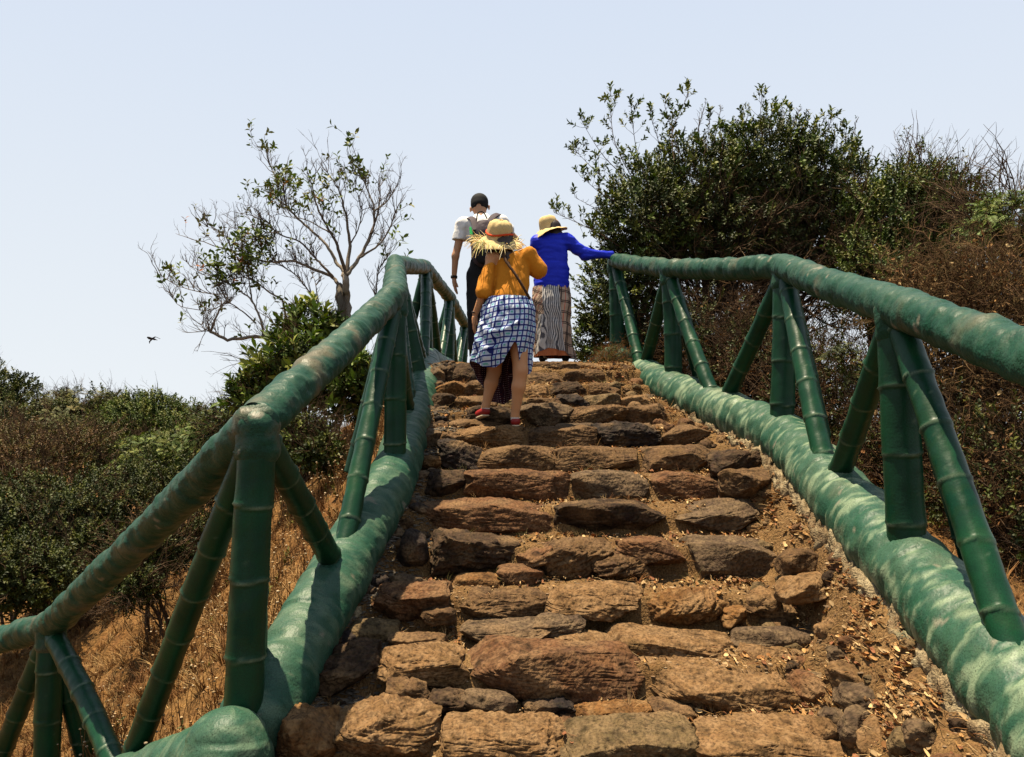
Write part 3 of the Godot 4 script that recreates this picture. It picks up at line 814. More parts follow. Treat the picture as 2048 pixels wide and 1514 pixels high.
# ---------------------------------------------------------------- cement-bamboo railings
func lumpy_tube(pts: Array, r: float, opt: Dictionary) -> ArrayMesh:
	# pts: dense centre line. A cast "bamboo" member: rings or swellings along it, lumps, brushed paint
	var sides: int = opt.get("sides", 32)
	var ring: float = opt.get("ring", 0.33)       # spacing of the nodes
	var style: String = opt.get("style", "pole")
	var sd: float = opt.get("seed", 0.0)
	var cols: Array = opt.cols
	var b := Buf.new()
	var s := 0.0
	var np := pts.size()
	var ref := Vector3(0.2, 0.1, 1.0) if absf((pts[-1] - pts[0]).normalized().y) > 0.6 else Vector3.UP
	var cuts := []
	var total := 0.0
	for k in np - 1: total += pts[k].distance_to(pts[k + 1])
	var first: float = opt.get("first", ring * 0.6)
	var prev: Vector3 = pts[0]
	for k in np:
		var p: Vector3 = pts[k]
		s += p.distance_to(prev)
		prev = p
		var t: Vector3 = (pts[mini(k + 1, np - 1)] - pts[maxi(k - 1, 0)]).normalized()
		var x := t.cross(ref).normalized()
		var y := x.cross(t)
		var ph := (s - first) / ring
		var fr := ph - floorf(ph)                  # 0..1 between nodes
		var id := floorf(ph)
		var capr := 1.0
		if opt.get("round", false):
			var e := minf(s, total - s)
			if e < r: capr = sqrt(maxf(0.0004, 1.0 - pow(1.0 - e / r, 2.0)))
		for q in sides:
			var a := TAU * q / sides
			var dirv := x * cos(a) + y * sin(a)
			var np3 := p + dirv * r
			var rr := r
			var lipmix := 0.0
			var wav := nv.get_noise_3d(np3.x * 6 + sd, np3.y * 6, np3.z * 6) * 0.010
			var f2 := ph + wav / ring * 1.2
			var fr2 := f2 - floorf(f2)
			if style == "pole":
				var lip := minf(fr2, 1.0 - fr2) * ring     # distance to the node
				rr += 0.0055 * exp(-pow(lip / 0.0055, 2.0)) + (0.004 * exp(-fr2 * ring / 0.05))
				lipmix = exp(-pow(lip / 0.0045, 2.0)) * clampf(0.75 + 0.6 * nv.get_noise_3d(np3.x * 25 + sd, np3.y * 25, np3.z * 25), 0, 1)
				rr += ns.get_noise_3d(np3.x * 11 + sd, np3.y * 4, np3.z * 11) * 0.004
			else:
				# overlapping swollen wraps
				rr *= 1.0 + 0.055 * (pow(fr2, 0.6) * (1.0 - smooth(0.86, 1.0, fr2)) - 0.45) + 0.06 * nv.get_noise_2d(id * 3.7 + sd, a * 0.3)
				rr += ns.get_noise_3d(np3.x * 5 + sd, np3.y * 5, np3.z * 5) * 0.016 + ns.get_noise_3d(np3.x * 19 + sd, np3.y * 19, np3.z * 19) * 0.003
			rr *= capr
			b.v.append(p + dirv * rr)
			# paint: base green, darker patches, pale brush marks running round the member, worn beige patches
			var c: Color = cols[0]
			c = c.lerp(cols[1], clampf(0.5 + 1.1 * ns.get_noise_3d(np3.x * 3 + sd, np3.y * 3, np3.z * 3), 0, 1))
			if style == "pole":
				c = c.lerp(cols[2], lipmix * 0.85)  # pale node rims: the sky's glint on their edges is put into the colour
				c = c.lerp(cols[2], clampf(ns.get_noise_3d(np3.x * 30 + sd, np3.y * 9, np3.z * 30) * 2.4 - 1.25, 0, 0.35))
			else:
				var br := ns.get_noise_3d(s * 15.0 + sd, cos(a) * 1.1 + 5, sin(a) * 1.1)
				var edge := exp(-pow((fr2 - 0.82) / 0.16, 2.0))
				var patch := clampf(0.25 + 1.3 * nv.get_noise_3d(np3.x * 2.2 + sd, np3.y * 2.2, np3.z * 2.2), 0, 1)
				c = c.lerp(cols[2], clampf(br * 2.6 + edge * 0.45 - 0.42 + 0.75 * patch, 0, 1) * opt.get("brush", 0.8))
				var worn := clampf(ns.get_noise_3d(np3.x * 2.6 + sd * 3, np3.y * 2.6 + 8, np3.z * 2.6) * 2.6 - 0.45 + 0.5 * ns.get_noise_3d(np3.x * 16, np3.y * 16, np3.z * 16), 0, 1)
				c = c.lerp(cols[3], worn * opt.get("worn", 0.0))
				# chips down to the bare cement
				c = c.lerp(Color(0.17, 0.155, 0.115), 0.75 * smooth(0.50, 0.56, ns.get_noise_3d(np3.x * 7 + sd, np3.y * 7 + 3, np3.z * 7)))
			b.c.append(c)
	for k in np - 1:
		for q in sides:
			var p0 := k * sides + q
			var q0 := k * sides + (q + 1) % sides
			b.i.append_array([p0, q0, p0 + sides, q0, q0 + sides, p0 + sides])
	for e in [0, np - 1]:
		var m := b.v.size()
		b.v.append(pts[e])
		b.c.append(cols[0])
		for q in sides:
			var p0: int = e * sides + q
			var q0: int = e * sides + (q + 1) % sides
			b.i.append_array([m, q0, p0] if e == 0 else [m, p0, q0])
	return mesh_of(b, true)

func dense(pts: Array, step: float, curved := false) -> Array:
	var src := curve_pts(pts, 10) if curved else pts
	var out := [src[0]]
	var left := step
	for k in src.size() - 1:
		var a: Vector3 = src[k]
		var b: Vector3 = src[k + 1]
		var l := a.distance_to(b)
		var t := left
		while t <= l:
			out.append(a.lerp(b, t / l))
			t += step
		left = t - l
	out.append(src[-1])
	return out

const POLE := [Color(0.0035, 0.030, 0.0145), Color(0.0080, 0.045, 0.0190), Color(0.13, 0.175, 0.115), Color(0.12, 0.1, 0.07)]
const RAIL := [Color(0.007, 0.040, 0.023), Color(0.015, 0.053, 0.031), Color(0.050, 0.085, 0.056), Color(0.150, 0.110, 0.070)]
const LOG := [Color(0.016, 0.060, 0.037), Color(0.040, 0.082, 0.051), Color(0.165, 0.215, 0.138), Color(0.13, 0.135, 0.085)]

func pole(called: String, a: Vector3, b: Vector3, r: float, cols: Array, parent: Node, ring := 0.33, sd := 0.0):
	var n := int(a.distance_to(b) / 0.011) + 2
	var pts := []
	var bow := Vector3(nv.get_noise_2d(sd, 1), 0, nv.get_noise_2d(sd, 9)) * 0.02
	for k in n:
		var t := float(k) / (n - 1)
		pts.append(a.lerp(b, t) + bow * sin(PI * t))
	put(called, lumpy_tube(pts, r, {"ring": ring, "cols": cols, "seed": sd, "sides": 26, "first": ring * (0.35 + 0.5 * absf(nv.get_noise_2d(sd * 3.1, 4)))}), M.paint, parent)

func railing(t: Node3D, posts: Array, sd: float, side: float, post_r: float, brace_r: float, flip := false):
	# posts: [base on the log, joint in the top rail]; each has two braces to the middles of the bays and one stay outwards
	for k in posts.size():
		var base: Vector3 = posts[k][0]
		var top: Vector3 = posts[k][1]
		var up := (top - base).normalized()
		if posts[k].size() < 3:
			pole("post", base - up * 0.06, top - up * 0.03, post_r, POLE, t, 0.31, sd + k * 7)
			var along: Vector3 = (posts[mini(k + 1, posts.size() - 1)][0] - posts[maxi(k - 1, 0)][0])
			along.y = 0
			var outw := along.normalized().cross(Vector3.UP) * side
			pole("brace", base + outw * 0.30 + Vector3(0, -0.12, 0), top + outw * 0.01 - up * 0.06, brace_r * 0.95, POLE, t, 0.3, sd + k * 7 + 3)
		var jr := post_r * 1.13
		put("joint", lumpy_tube(dense([top - up * (jr + 0.11), top - up * 0.05, top + up * (jr * 0.72)], 0.010), jr, {"style": "log", "ring": 0.5, "cols": RAIL, "seed": sd + k * 5.0 + 200.0, "sides": 36, "brush": 0.4, "worn": 0.5, "round": true}), M.log, t)
		for e in [-1, 1]:
			if k + e < 0 or k + e >= posts.size(): continue
			var other: Vector3 = posts[k + e][0]
			var m := base.lerp(other, 0.46) + Vector3(0, -0.05, 0)
			var bt := top - up * 0.05 + (other - base).normalized() * 0.02
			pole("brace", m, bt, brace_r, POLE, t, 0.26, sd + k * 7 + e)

func build_railings():
	# ------ right-hand railing
	var rt := thing("bamboo_railing", "green cement bamboo railing on the right, its thick base log streaked pale", "railing", hx(1.8, -0.65, 3.58))
	var o := rt.position
	var base := [hx(1.65, -1.08, 1.7), at(1815, 1085, 3.58), at(1563, 842, 5.5), at(1346, 757, 7.37), at(1234, 702, 9.2)]
	var tops := [hx(1.65, -0.04, 1.7), at(1790, 612, 3.58), at(1570, 534, 5.5), at(1338, 537, 7.37), at(1230, 521, 9.2)]
	var posts := []
	for k in base.size(): posts.append([base[k] - o, tops[k] - o])
	railing(rt, posts, 10.0, 1.0, 0.082, 0.060)
	var rp := []
	rp.append(tops[0].lerp(tops[1], -0.5) - o)
	rp.append(tops[0] - o)
	for k in range(1, 5):
		rp.append((tops[k - 1].lerp(tops[k], 0.5) + Vector3(0, -0.012, 0)) - o)
		rp.append(tops[k] - o)
	rp.append(tops[4] + Vector3(-0.035, -0.03, -0.02) - o)
	put("top_rail", lumpy_tube(dense(rp, 0.012), 0.091, {"style": "log", "ring": 0.105, "cols": RAIL, "seed": 3.0, "sides": 40, "brush": 0.35, "worn": 0.35, "round": true}), M.log, rt)
	var lp := []
	for d in [0.66, 1.76, 2.53, 3.58, 4.5, 5.5, 6.5, 7.37, 7.95, 8.36]:
		lp.append(hx(lin(RLOG, d, 1) + 0.01, lin(RLOG, d, 2) - 0.16, d) - o)
	put("base_log", lumpy_tube(dense(lp, 0.012, true), 0.18, {"style": "log", "ring": 0.15, "cols": LOG, "seed": 17.0, "sides": 64, "brush": 0.9, "worn": 0.35, "round": true}), M.log, rt)
	var lp2 := []
	for d in [8.85, 9.25, 10.0, 11.0]:
		lp2.append(hx(lin(RLOG, d, 1) + 0.0, lin(RLOG, d, 2) - 0.12, d) - o)
	put("base_log", lumpy_tube(dense(lp2, 0.02, true), 0.15, {"style": "log", "ring": 0.15, "cols": LOG, "seed": 19.0, "sides": 32, "brush": 0.6, "round": true}), M.log, rt)
	mortar(rt, RLOG, -1.0, 1.7, 8.3, 0.150, 0.135, 4.0, 0.042, [Color(0.30, 0.245, 0.155), Color(0.15, 0.105, 0.06)])
	# ------ left-hand railing with the bend downhill at its near post
	var lt := thing("bamboo_railing", "green cement bamboo railing on the left with a knobbed near corner post", "railing", hx(-1.076, -1.17, 3.253))
	o = lt.position
	var lb := [at(-190, 1720, 6.318), at(92, 1590, 5.031), at(488, 1392, 3.253), at(790, 912, 5.441), at(838, 742, 7.722), at(854, 702, 9.945), at(898, 728, 12.168), at(924, 752, 14.274)]
	var ltops := [at(-190, 1330, 6.318), at(102, 1250, 5.031), at(517, 845, 3.253), at(790, 590, 5.441), at(791, 527, 7.722), at(851, 534, 9.945), at(899, 594, 12.168), at(930, 648, 14.274)]
	posts = []
	for k in lb.size(): posts.append([lb[k] - o, ltops[k] - o])
	railing(lt, posts, 60.0, -1.0, 0.077, 0.060)
	rp = []
	rp.append(ltops[0].lerp(ltops[1], -0.6) - o)
	for k in ltops.size():
		if k > 0: rp.append(ltops[k - 1].lerp(ltops[k], 0.5) + Vector3(0, -0.01, 0) - o)
		rp.append(ltops[k] - o)
	rp.append(at(942, 694, 16.38) - o)
	put("top_rail", lumpy_tube(dense(rp, 0.012), 0.089, {"style": "log", "ring": 0.13, "cols": RAIL, "seed": 43.0, "sides": 40, "brush": 0.4, "worn": 0.6, "round": true}), M.log, lt)
	lp = []
	for d in [3.206, 3.627, 4.212, 4.797, 5.441, 6.201, 7.02, 7.722, 8.775, 9.945, 11.115, 12.168, 14.274, 16.38]:
		lp.append(hx(lin(LLOG, d, 1) + 0.0, lin(LLOG, d, 2) - 0.128, d) - o)
	put("base_log", lumpy_tube(dense(lp, 0.012, true), 0.168, {"style": "log", "ring": 0.30, "cols": LOG, "seed": 71.0, "sides": 52, "brush": 0.28, "worn": 0.12, "round": true}), M.log, lt)
	lp = [hx(-1.082, -1.299, 3.159) - o, at(330, 1560, 3.627) - o, lb[1] + Vector3(0, -0.1, 0) - o, lb[0] + Vector3(0, -0.1, 0) - o]
	put("base_log", lumpy_tube(dense(lp, 0.012), 0.157, {"style": "log", "ring": 0.30, "cols": LOG, "seed": 75.0, "sides": 52, "brush": 0.28, "worn": 0.12, "round": true}), M.log, lt)
	# knob where the two logs meet under the corner post
	var kb := [hx(-1.106, -1.591, 3.065) - o, hx(-1.106, -1.31, 3.089) - o, hx(-1.1, -1.106, 3.136) - o]
	put("log_knob", lumpy_tube(dense(kb, 0.01), 0.165, {"style": "log", "ring": 0.6, "cols": LOG, "seed": 77.0, "sides": 48, "brush": 0.4, "round": true}), M.log, lt)
	mortar(lt, LLOG, 1.0, 3.2, 9.0, 0.11, 0.12, 40.0, 0.036, [Color(0.30, 0.245, 0.155), Color(0.15, 0.105, 0.06)])

func mortar(t: Node3D, table: Array, side: float, d0: float, d1: float, r: float, drop: float, sd: float, thick: float, cs: Array):
	# a crumbling pale crust of mortar squeezed out under the log
	var pts := []
	var d := d0
	while d < d1:
		var x := lin(table, d, 1) + side * (r + nv.get_noise_1d(d * 5 + sd) * 0.03)
		var h := lin(table, d, 2) - drop - 0.155 + nv.get_noise_1d(d * 7 + sd * 2) * 0.02
		pts.append(hx(x, h, d) - t.position)
		d += 0.012
	var b := Buf.new()
	var sides := 26
	for k in pts.size():
		var tt: Vector3 = (pts[mini(k + 1, pts.size() - 1)] - pts[maxi(k - 1, 0)]).normalized()
		var x := tt.cross(Vector3.UP).normalized()
		var y := x.cross(tt)
		for q in sides:
			var a := TAU * q / sides
			var dv := x * cos(a) * 0.85 + y * sin(a) * 1.5
			var p: Vector3 = pts[k]
			var w := p + dv * thick
			var rr := thick - 0.004 + ns.get_noise_3d(w.x * 9 + sd, w.y * 9, w.z * 9) * 0.035 + ns.get_noise_3d(w.x * 30, w.y * 30, w.z * 30) * 0.03 + (nc.get_noise_3d(w.x * 22, w.y * 22, w.z * 22) + 0.6) * 0.012
			b.v.append(p + dv * rr)
			var u := clampf(0.5 + 1.4 * ns.get_noise_3d(w.x * 7 + sd, w.y * 7, w.z * 7), 0, 1)
			var c := (cs[0] as Color).lerp(cs[1], u)
			c = c.lerp(Color(0.04, 0.10, 0.065), clampf(ns.get_noise_3d(w.x * 4 - sd, w.y * 4, w.z * 4) * 2.4 - 0.75, 0, 0.8))
			b.c.append(c)
	for k in pts.size() - 1:
		for q in sides:
			var p0 := k * sides + q
			var q0 := k * sides + (q + 1) % sides
			b.i.append_array([p0, q0, p0 + sides, q0, q0 + sides, p0 + sides])
	put("mortar_crust", mesh_of(b, true), M.mortar, t)

# ---------------------------------------------------------------- plants
func leaf_into(b: Buf, base: Vector3, along: Vector3, side: Vector3, l: float, w: float, droop: float, tint := Color(1, 1, 1)):
	var nrm := side.cross(along).normalized()
	var k0 := b.v.size()
	var sec := [[0.0, 0.06], [0.30, 0.85], [0.62, 1.0], [1.0, 0.04]]
	for s in sec:
		var t: float = s[0]
		var c := base + along * (l * t) - nrm * (droop * l * t * t)
		var hw: float = w * 0.5 * s[1]
		b.v.append(c - side * hw + nrm * hw * 0.35)
		b.v.append(c)
		b.v.append(c + side * hw + nrm * hw * 0.35)
		for q in 3: b.c.append(tint)
	for j in 3:
		for k in 2:
			var p := k0 + j * 3 + k
			b.i.append_array([p, p + 1, p + 3, p + 1, p + 4, p + 3])

func sprig_mesh(sd: int, leaves: int, l: float, w: float, spread: float, whorl := 0.5) -> ArrayMesh:
	# unit-long twig end along +y with leaves round it
	var r2 := RandomNumberGenerator.new()
	r2.seed = sd
	var b := Buf.new()
	tube(b, [Vector3.ZERO, Vector3(0.03, 0.5, 0.02), Vector3(0, 1.0, 0)], [0.022, 0.016, 0.008], 3, Color(0.9, 0.55, 0.35), false)
	for k in leaves:
		var t := 1.0 - whorl * (float(leaves - 1 - k) / leaves) * 1.6
		t = clampf(t + r2.randf_range(-0.05, 0.05), 0.08, 1.0)
		var a := k * 2.4 + r2.randf_range(-0.3, 0.3)
		var out := Vector3(cos(a), 0, sin(a))
		var tilt := r2.randf_range(0.35, 0.9) * spread
		var along := (out * sin(tilt) + Vector3.UP * cos(tilt)).normalized()
		var side := along.cross(Vector3.UP).normalized().rotated(along, r2.randf_range(-0.5, 0.5))
		leaf_into(b, Vector3(0, t, 0), along, side, l * r2.randf_range(0.7, 1.1), w * r2.randf_range(0.8, 1.1), r2.randf_range(-0.1, 0.45), Color(1, 1, 1) * r2.randf_range(0.75, 1.2))
	return mesh_of(b)

func feather_mesh(sd: int) -> ArrayMesh:
	# a pinnate frond: thin stem, many small leaflets
	var r2 := RandomNumberGenerator.new()
	r2.seed = sd
	var b := Buf.new()
	for f in 3:
		var turn := f * TAU / 3 + r2.randf_range(-0.4, 0.4)
		var out := Vector3(cos(turn), 0, sin(turn))
		var pts := []
		for k in 6:
			var t := k / 5.0
			pts.append(out * (t * 0.75) + Vector3(0, t * 0.7 - t * t * 0.45, 0))
		tube(b, pts, [0.012, 0.01, 0.009, 0.007, 0.005, 0.003], 3, Color(0.8, 0.8, 0.5), false)
		for k in 11:
			var t := 0.12 + 0.86 * k / 10.0
			var p: Vector3 = pts[int(t * 5)].lerp(pts[mini(int(t * 5) + 1, 5)], t * 5 - int(t * 5))
			var side := out.cross(Vector3.UP)
			for e in [-1, 1]:
				leaf_into(b, p, (side * e + out * 0.5 + Vector3(0, r2.randf_range(-0.2, 0.25), 0)).normalized(), out, 0.24 * sin(PI * (0.15 + 0.75 * t)), 0.055, 0.2)
	return mesh_of(b)

func spray_mesh(sd: int, n: int, bend := 0.5) -> ArrayMesh:
	# a bare spray of fine twigs growing along +y
	var r2 := RandomNumberGenerator.new()
	r2.seed = sd
	var b := Buf.new()
	var stack := [[Vector3.ZERO, Vector3.UP, 1.0, 0.016]]
	var count := 0
	while stack.size() and count < n:
		var s: Array = stack.pop_front()
		count += 1
		var p: Vector3 = s[0]
		var dv: Vector3 = s[1]
		var l: float = s[2] * r2.randf_range(0.7, 1.0)
		var pts := [p]
		for k in 3:
			dv = (dv + Vector3(r2.randfn(), r2.randfn() * 0.5 + 0.12, r2.randfn()) * bend * 0.3).normalized()
			p += dv * l / 3.0
			pts.append(p)
		tube(b, pts, [s[3], s[3] * 0.85, s[3] * 0.7, s[3] * 0.45], 3, Color(1, 1, 1) * r2.randf_range(0.7, 1.2), false)
		for k in 2 + r2.randi() % 2:
			stack.append([pts[1 + r2.randi() % 3], (dv + Vector3(r2.randfn(), r2.randfn() * 0.6 + 0.2, r2.randfn()) * 0.55).normalized(), l * 0.68, s[3] * 0.62])
	return mesh_of(b)

func tuft_mesh(sd: int, blades: int, lean: float) -> ArrayMesh:
	var r2 := RandomNumberGenerator.new()
	r2.seed = sd
	var b := Buf.new()
	for k in blades:
		var a := r2.randf() * TAU
		var out := Vector3(cos(a), 0, sin(a))
		var side := out.cross(Vector3.UP)
		var l := r2.randf_range(0.5, 1.0)
		var ln := lean * r2.randf_range(0.5, 1.4)
		var o := out * r2.randf() * 0.15
		var k0 := b.v.size()
		for j in 4:
			var t := j / 3.0
			var p := o + out * (ln * l * t * t) + Vector3(0, l * t * (1.0 - 0.35 * ln * t), 0)
			var w := 0.022 * (1.0 - t * 0.85)
			b.v.append(p - side * w)
			b.v.append(p + side * w)
			var c := Color(1, 1, 1) * r2.randf_range(0.7, 1.25)
			b.c.append(c)
			b.c.append(c)
		for j in 3:
			var p0 := k0 + j * 2
			b.i.append_array([p0, p0 + 1, p0 + 2, p0 + 1, p0 + 3, p0 + 2])
	return mesh_of(b)

func lobe(px: float, py: float, d: float, rx: float, ry: float, rz := 0.0) -> Array:
	var s := d / F
	return [at(px, py, d), Vector3(rx * s, ry * s, (rz if rz > 0.0 else (rx + ry) * 0.5 * s))]

func in_lobe(l: Array, bias: float) -> Array:
	var dv := rdir()
	var f := pow(rng.randf(), bias)
	var bump := 1.0 + 0.32 * nv.get_noise_3dv(dv * 2.3 + l[0])
	return [l[0] + dv * l[1] * f * bump, dv, f]

func pick(lobes: Array) -> Array:
	var tot := 0.0
	for l in lobes: tot += pow(l[1].x * l[1].y * l[1].z, 0.75)
	var r := rng.randf() * tot
	for l in lobes:
		r -= pow(l[1].x * l[1].y * l[1].z, 0.75)
		if r <= 0.0: return l
	return lobes[-1]

func grow(t: Node3D, lobes: Array, o: Dictionary):
	# stems from the base to the lobes, branchlets through them, foliage on top
	var base: Vector3 = t.position
	var stems := Buf.new()
	var wood: Color = o.get("wood", Color(0.09, 0.065, 0.045))
	var tr: float = o.get("trunk", 0.05)
	for l in lobes:
		var foot: Vector3 = base + Vector3(rnd(-1, 1), 0, rnd(-1, 1)) * o.get("foot", 0.12)
		foot.y = EYE + hill_h(foot.x, -foot.z) - 0.05
		if o.has("foot_y"): foot.y = o.foot_y
		var c: Vector3 = l[0]
		var mid: Vector3 = foot.lerp(c, 0.5) + Vector3(rnd(-0.12, 0.12), 0.05, rnd(-0.12, 0.12)) * foot.distance_to(c)
		var pts := curve_pts([foot, foot.lerp(mid, 0.5) + rdir() * 0.04, mid, c], 5)
		var rr := []
		for k in pts.size(): rr.append(lerpf(tr, tr * 0.3, float(k) / (pts.size() - 1)))
		tube(stems, pts, rr, 7, wood)
		for k in o.get("branchlets", 14):
			var s := in_lobe(l, 0.4)
			var start: Vector3 = pts[int(rnd(0.45, 1.0) * (pts.size() - 1))]
			var q: Vector3 = s[0]
			var m2 := start.lerp(q, 0.55) + rdir() * start.distance_to(q) * 0.16
			var bp := curve_pts([start, m2, q], 4)
			var br := []
			for j in bp.size(): br.append(lerpf(tr * 0.28, 0.003, float(j) / (bp.size() - 1)))
			tube(stems, bp, br, 4, wood * rnd(0.7, 1.3), false)
	for k in stems.v.size(): stems.v[k] -= base
	put(o.get("stem_name", "trunk"), mesh_of(stems), M.bark, t)
	for layer in o.layers:
		var list := []
		var cols := []
		var tries := 0
		var use: Array = layer.get("lobes", lobes)
		while list.size() < layer.n and tries < layer.n * 8:
			tries += 1
			var l := pick(use)
			var s := in_lobe(l, layer.get("bias", 0.38))
			var p: Vector3 = s[0]
			if p.y < EYE + hill_h(p.x, -p.z) + 0.02: continue
			if nv.get_noise_3dv(p * layer.get("gapf", 3.2)) < layer.get("gap", -0.25) + rnd(-0.15, 0.15): continue
			if layer.has("minf") and s[2] < layer.minf: continue
			var up: Vector3 = (s[1] * layer.get("out", 0.8) + Vector3.UP * layer.get("up", 0.5) + rdir() * layer.get("mess", 0.5)).normalized()
			var sc: float = rnd(layer.s0, layer.s1)
			list.append(Transform3D(spun(up, rnd(0, TAU)).scaled(Vector3.ONE * sc), p - base))
			var cc: Color = layer.cols[rng.randi() % layer.cols.size()]
			cols.append(cc * rnd(0.75, 1.25))
		var mm := scatter(layer.name, layer.mesh, layer.get("mat", M.leaf), list, cols, t)
		mm.set_meta("kind", "stuff")

var SP := {}
const GREEN := [Color(0.052, 0.078, 0.010), Color(0.075, 0.102, 0.014), Color(0.038, 0.058, 0.009), Color(0.115, 0.122, 0.018)]
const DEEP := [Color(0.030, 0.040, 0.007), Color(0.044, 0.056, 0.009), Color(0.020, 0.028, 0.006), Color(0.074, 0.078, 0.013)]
const FRESH := [Color(0.075, 0.112, 0.014), Color(0.105, 0.140, 0.018), Color(0.052, 0.082, 0.012), Color(0.14, 0.15, 0.024)]
const OLIVE := [Color(0.075, 0.082, 0.014), Color(0.105, 0.100, 0.018), Color(0.052, 0.058, 0.011), Color(0.135, 0.108, 0.024)]
const TWIG := [Color(0.12, 0.075, 0.045), Color(0.085, 0.052, 0.032), Color(0.16, 0.105, 0.062), Color(0.065, 0.042, 0.028)]
const STRAW := [Color(0.26, 0.145, 0.052), Color(0.20, 0.098, 0.035), Color(0.31, 0.20, 0.085), Color(0.15, 0.07, 0.027)]

func shoots(t: Node3D, list: Array, d: float, leaf: Mesh, ls: Vector2, cols: Array, dens: float, bare := 0.35):
	# single upright stems above a crown, given by the places where they start and end
	var fl := []
	var fc := []
	for s in list:
		var b := Buf.new()
		var dd := d + rnd(-0.35, 0.35)
		var a := at(s[0], s[1], dd)
		var e := at(s[2], s[3], dd + rnd(-0.25, 0.25))
		var m := a.lerp(e, 0.5) + Vector3(rnd(-0.06, 0.06), 0, rnd(-0.06, 0.06)) * a.distance_to(e) * 2.0
		var pts := curve_pts([a, m, e], 6)
		var rr := []
		for k in pts.size(): rr.append(lerpf(0.010, 0.002, float(k) / (pts.size() - 1)))
		tube(b, pts, rr, 4, TWIG[rng.randi() % 4], false)
		var n := int(a.distance_to(e) * dens)
		for k in n:
			var f := pow(rng.randf(), 0.65)
			var i := f * (pts.size() - 1)
			var p: Vector3 = pts[int(i)].lerp(pts[mini(int(i) + 1, pts.size() - 1)], i - int(i))
			var side := (rdir() * 0.8 + Vector3(0, 0.75, 0)).normalized()
			var q := p + side * rnd(0.04, 0.20) * (1.15 - f * 0.7)
			tube(b, [p, p.lerp(q, 0.5) + rdir() * 0.008, q], [0.0035, 0.0028, 0.0018], 3, TWIG[rng.randi() % 4], false)
			if rng.randf() > bare:
				fl.append(Transform3D(spun((side + Vector3(0, 0.4, 0)).normalized(), rnd(0, TAU)).scaled(Vector3.ONE * rnd(ls.x, ls.y)), q - t.position))
				fc.append(cols[rng.randi() % cols.size()] * rnd(0.75, 1.25))
		fl.append(Transform3D(spun(Vector3(rnd(-0.2, 0.2), 1, rnd(-0.2, 0.2)), rnd(0, TAU)).scaled(Vector3.ONE * ls.y), e - t.position))
		fc.append(cols[rng.randi() % cols.size()])
		for k in b.v.size(): b.v[k] -= t.position
		put("shoot", mesh_of(b), M.bark, t)
	var mm := scatter("shoot_leaves", leaf, M.leaf, fl, fc, t)
	mm.set_meta("kind", "stuff")

func foot_at(px: float, d: float) -> Vector3:
	var x := (px - 1024.0) / F * d
	return hx(x, hill_h(x, d) - 0.04, d)

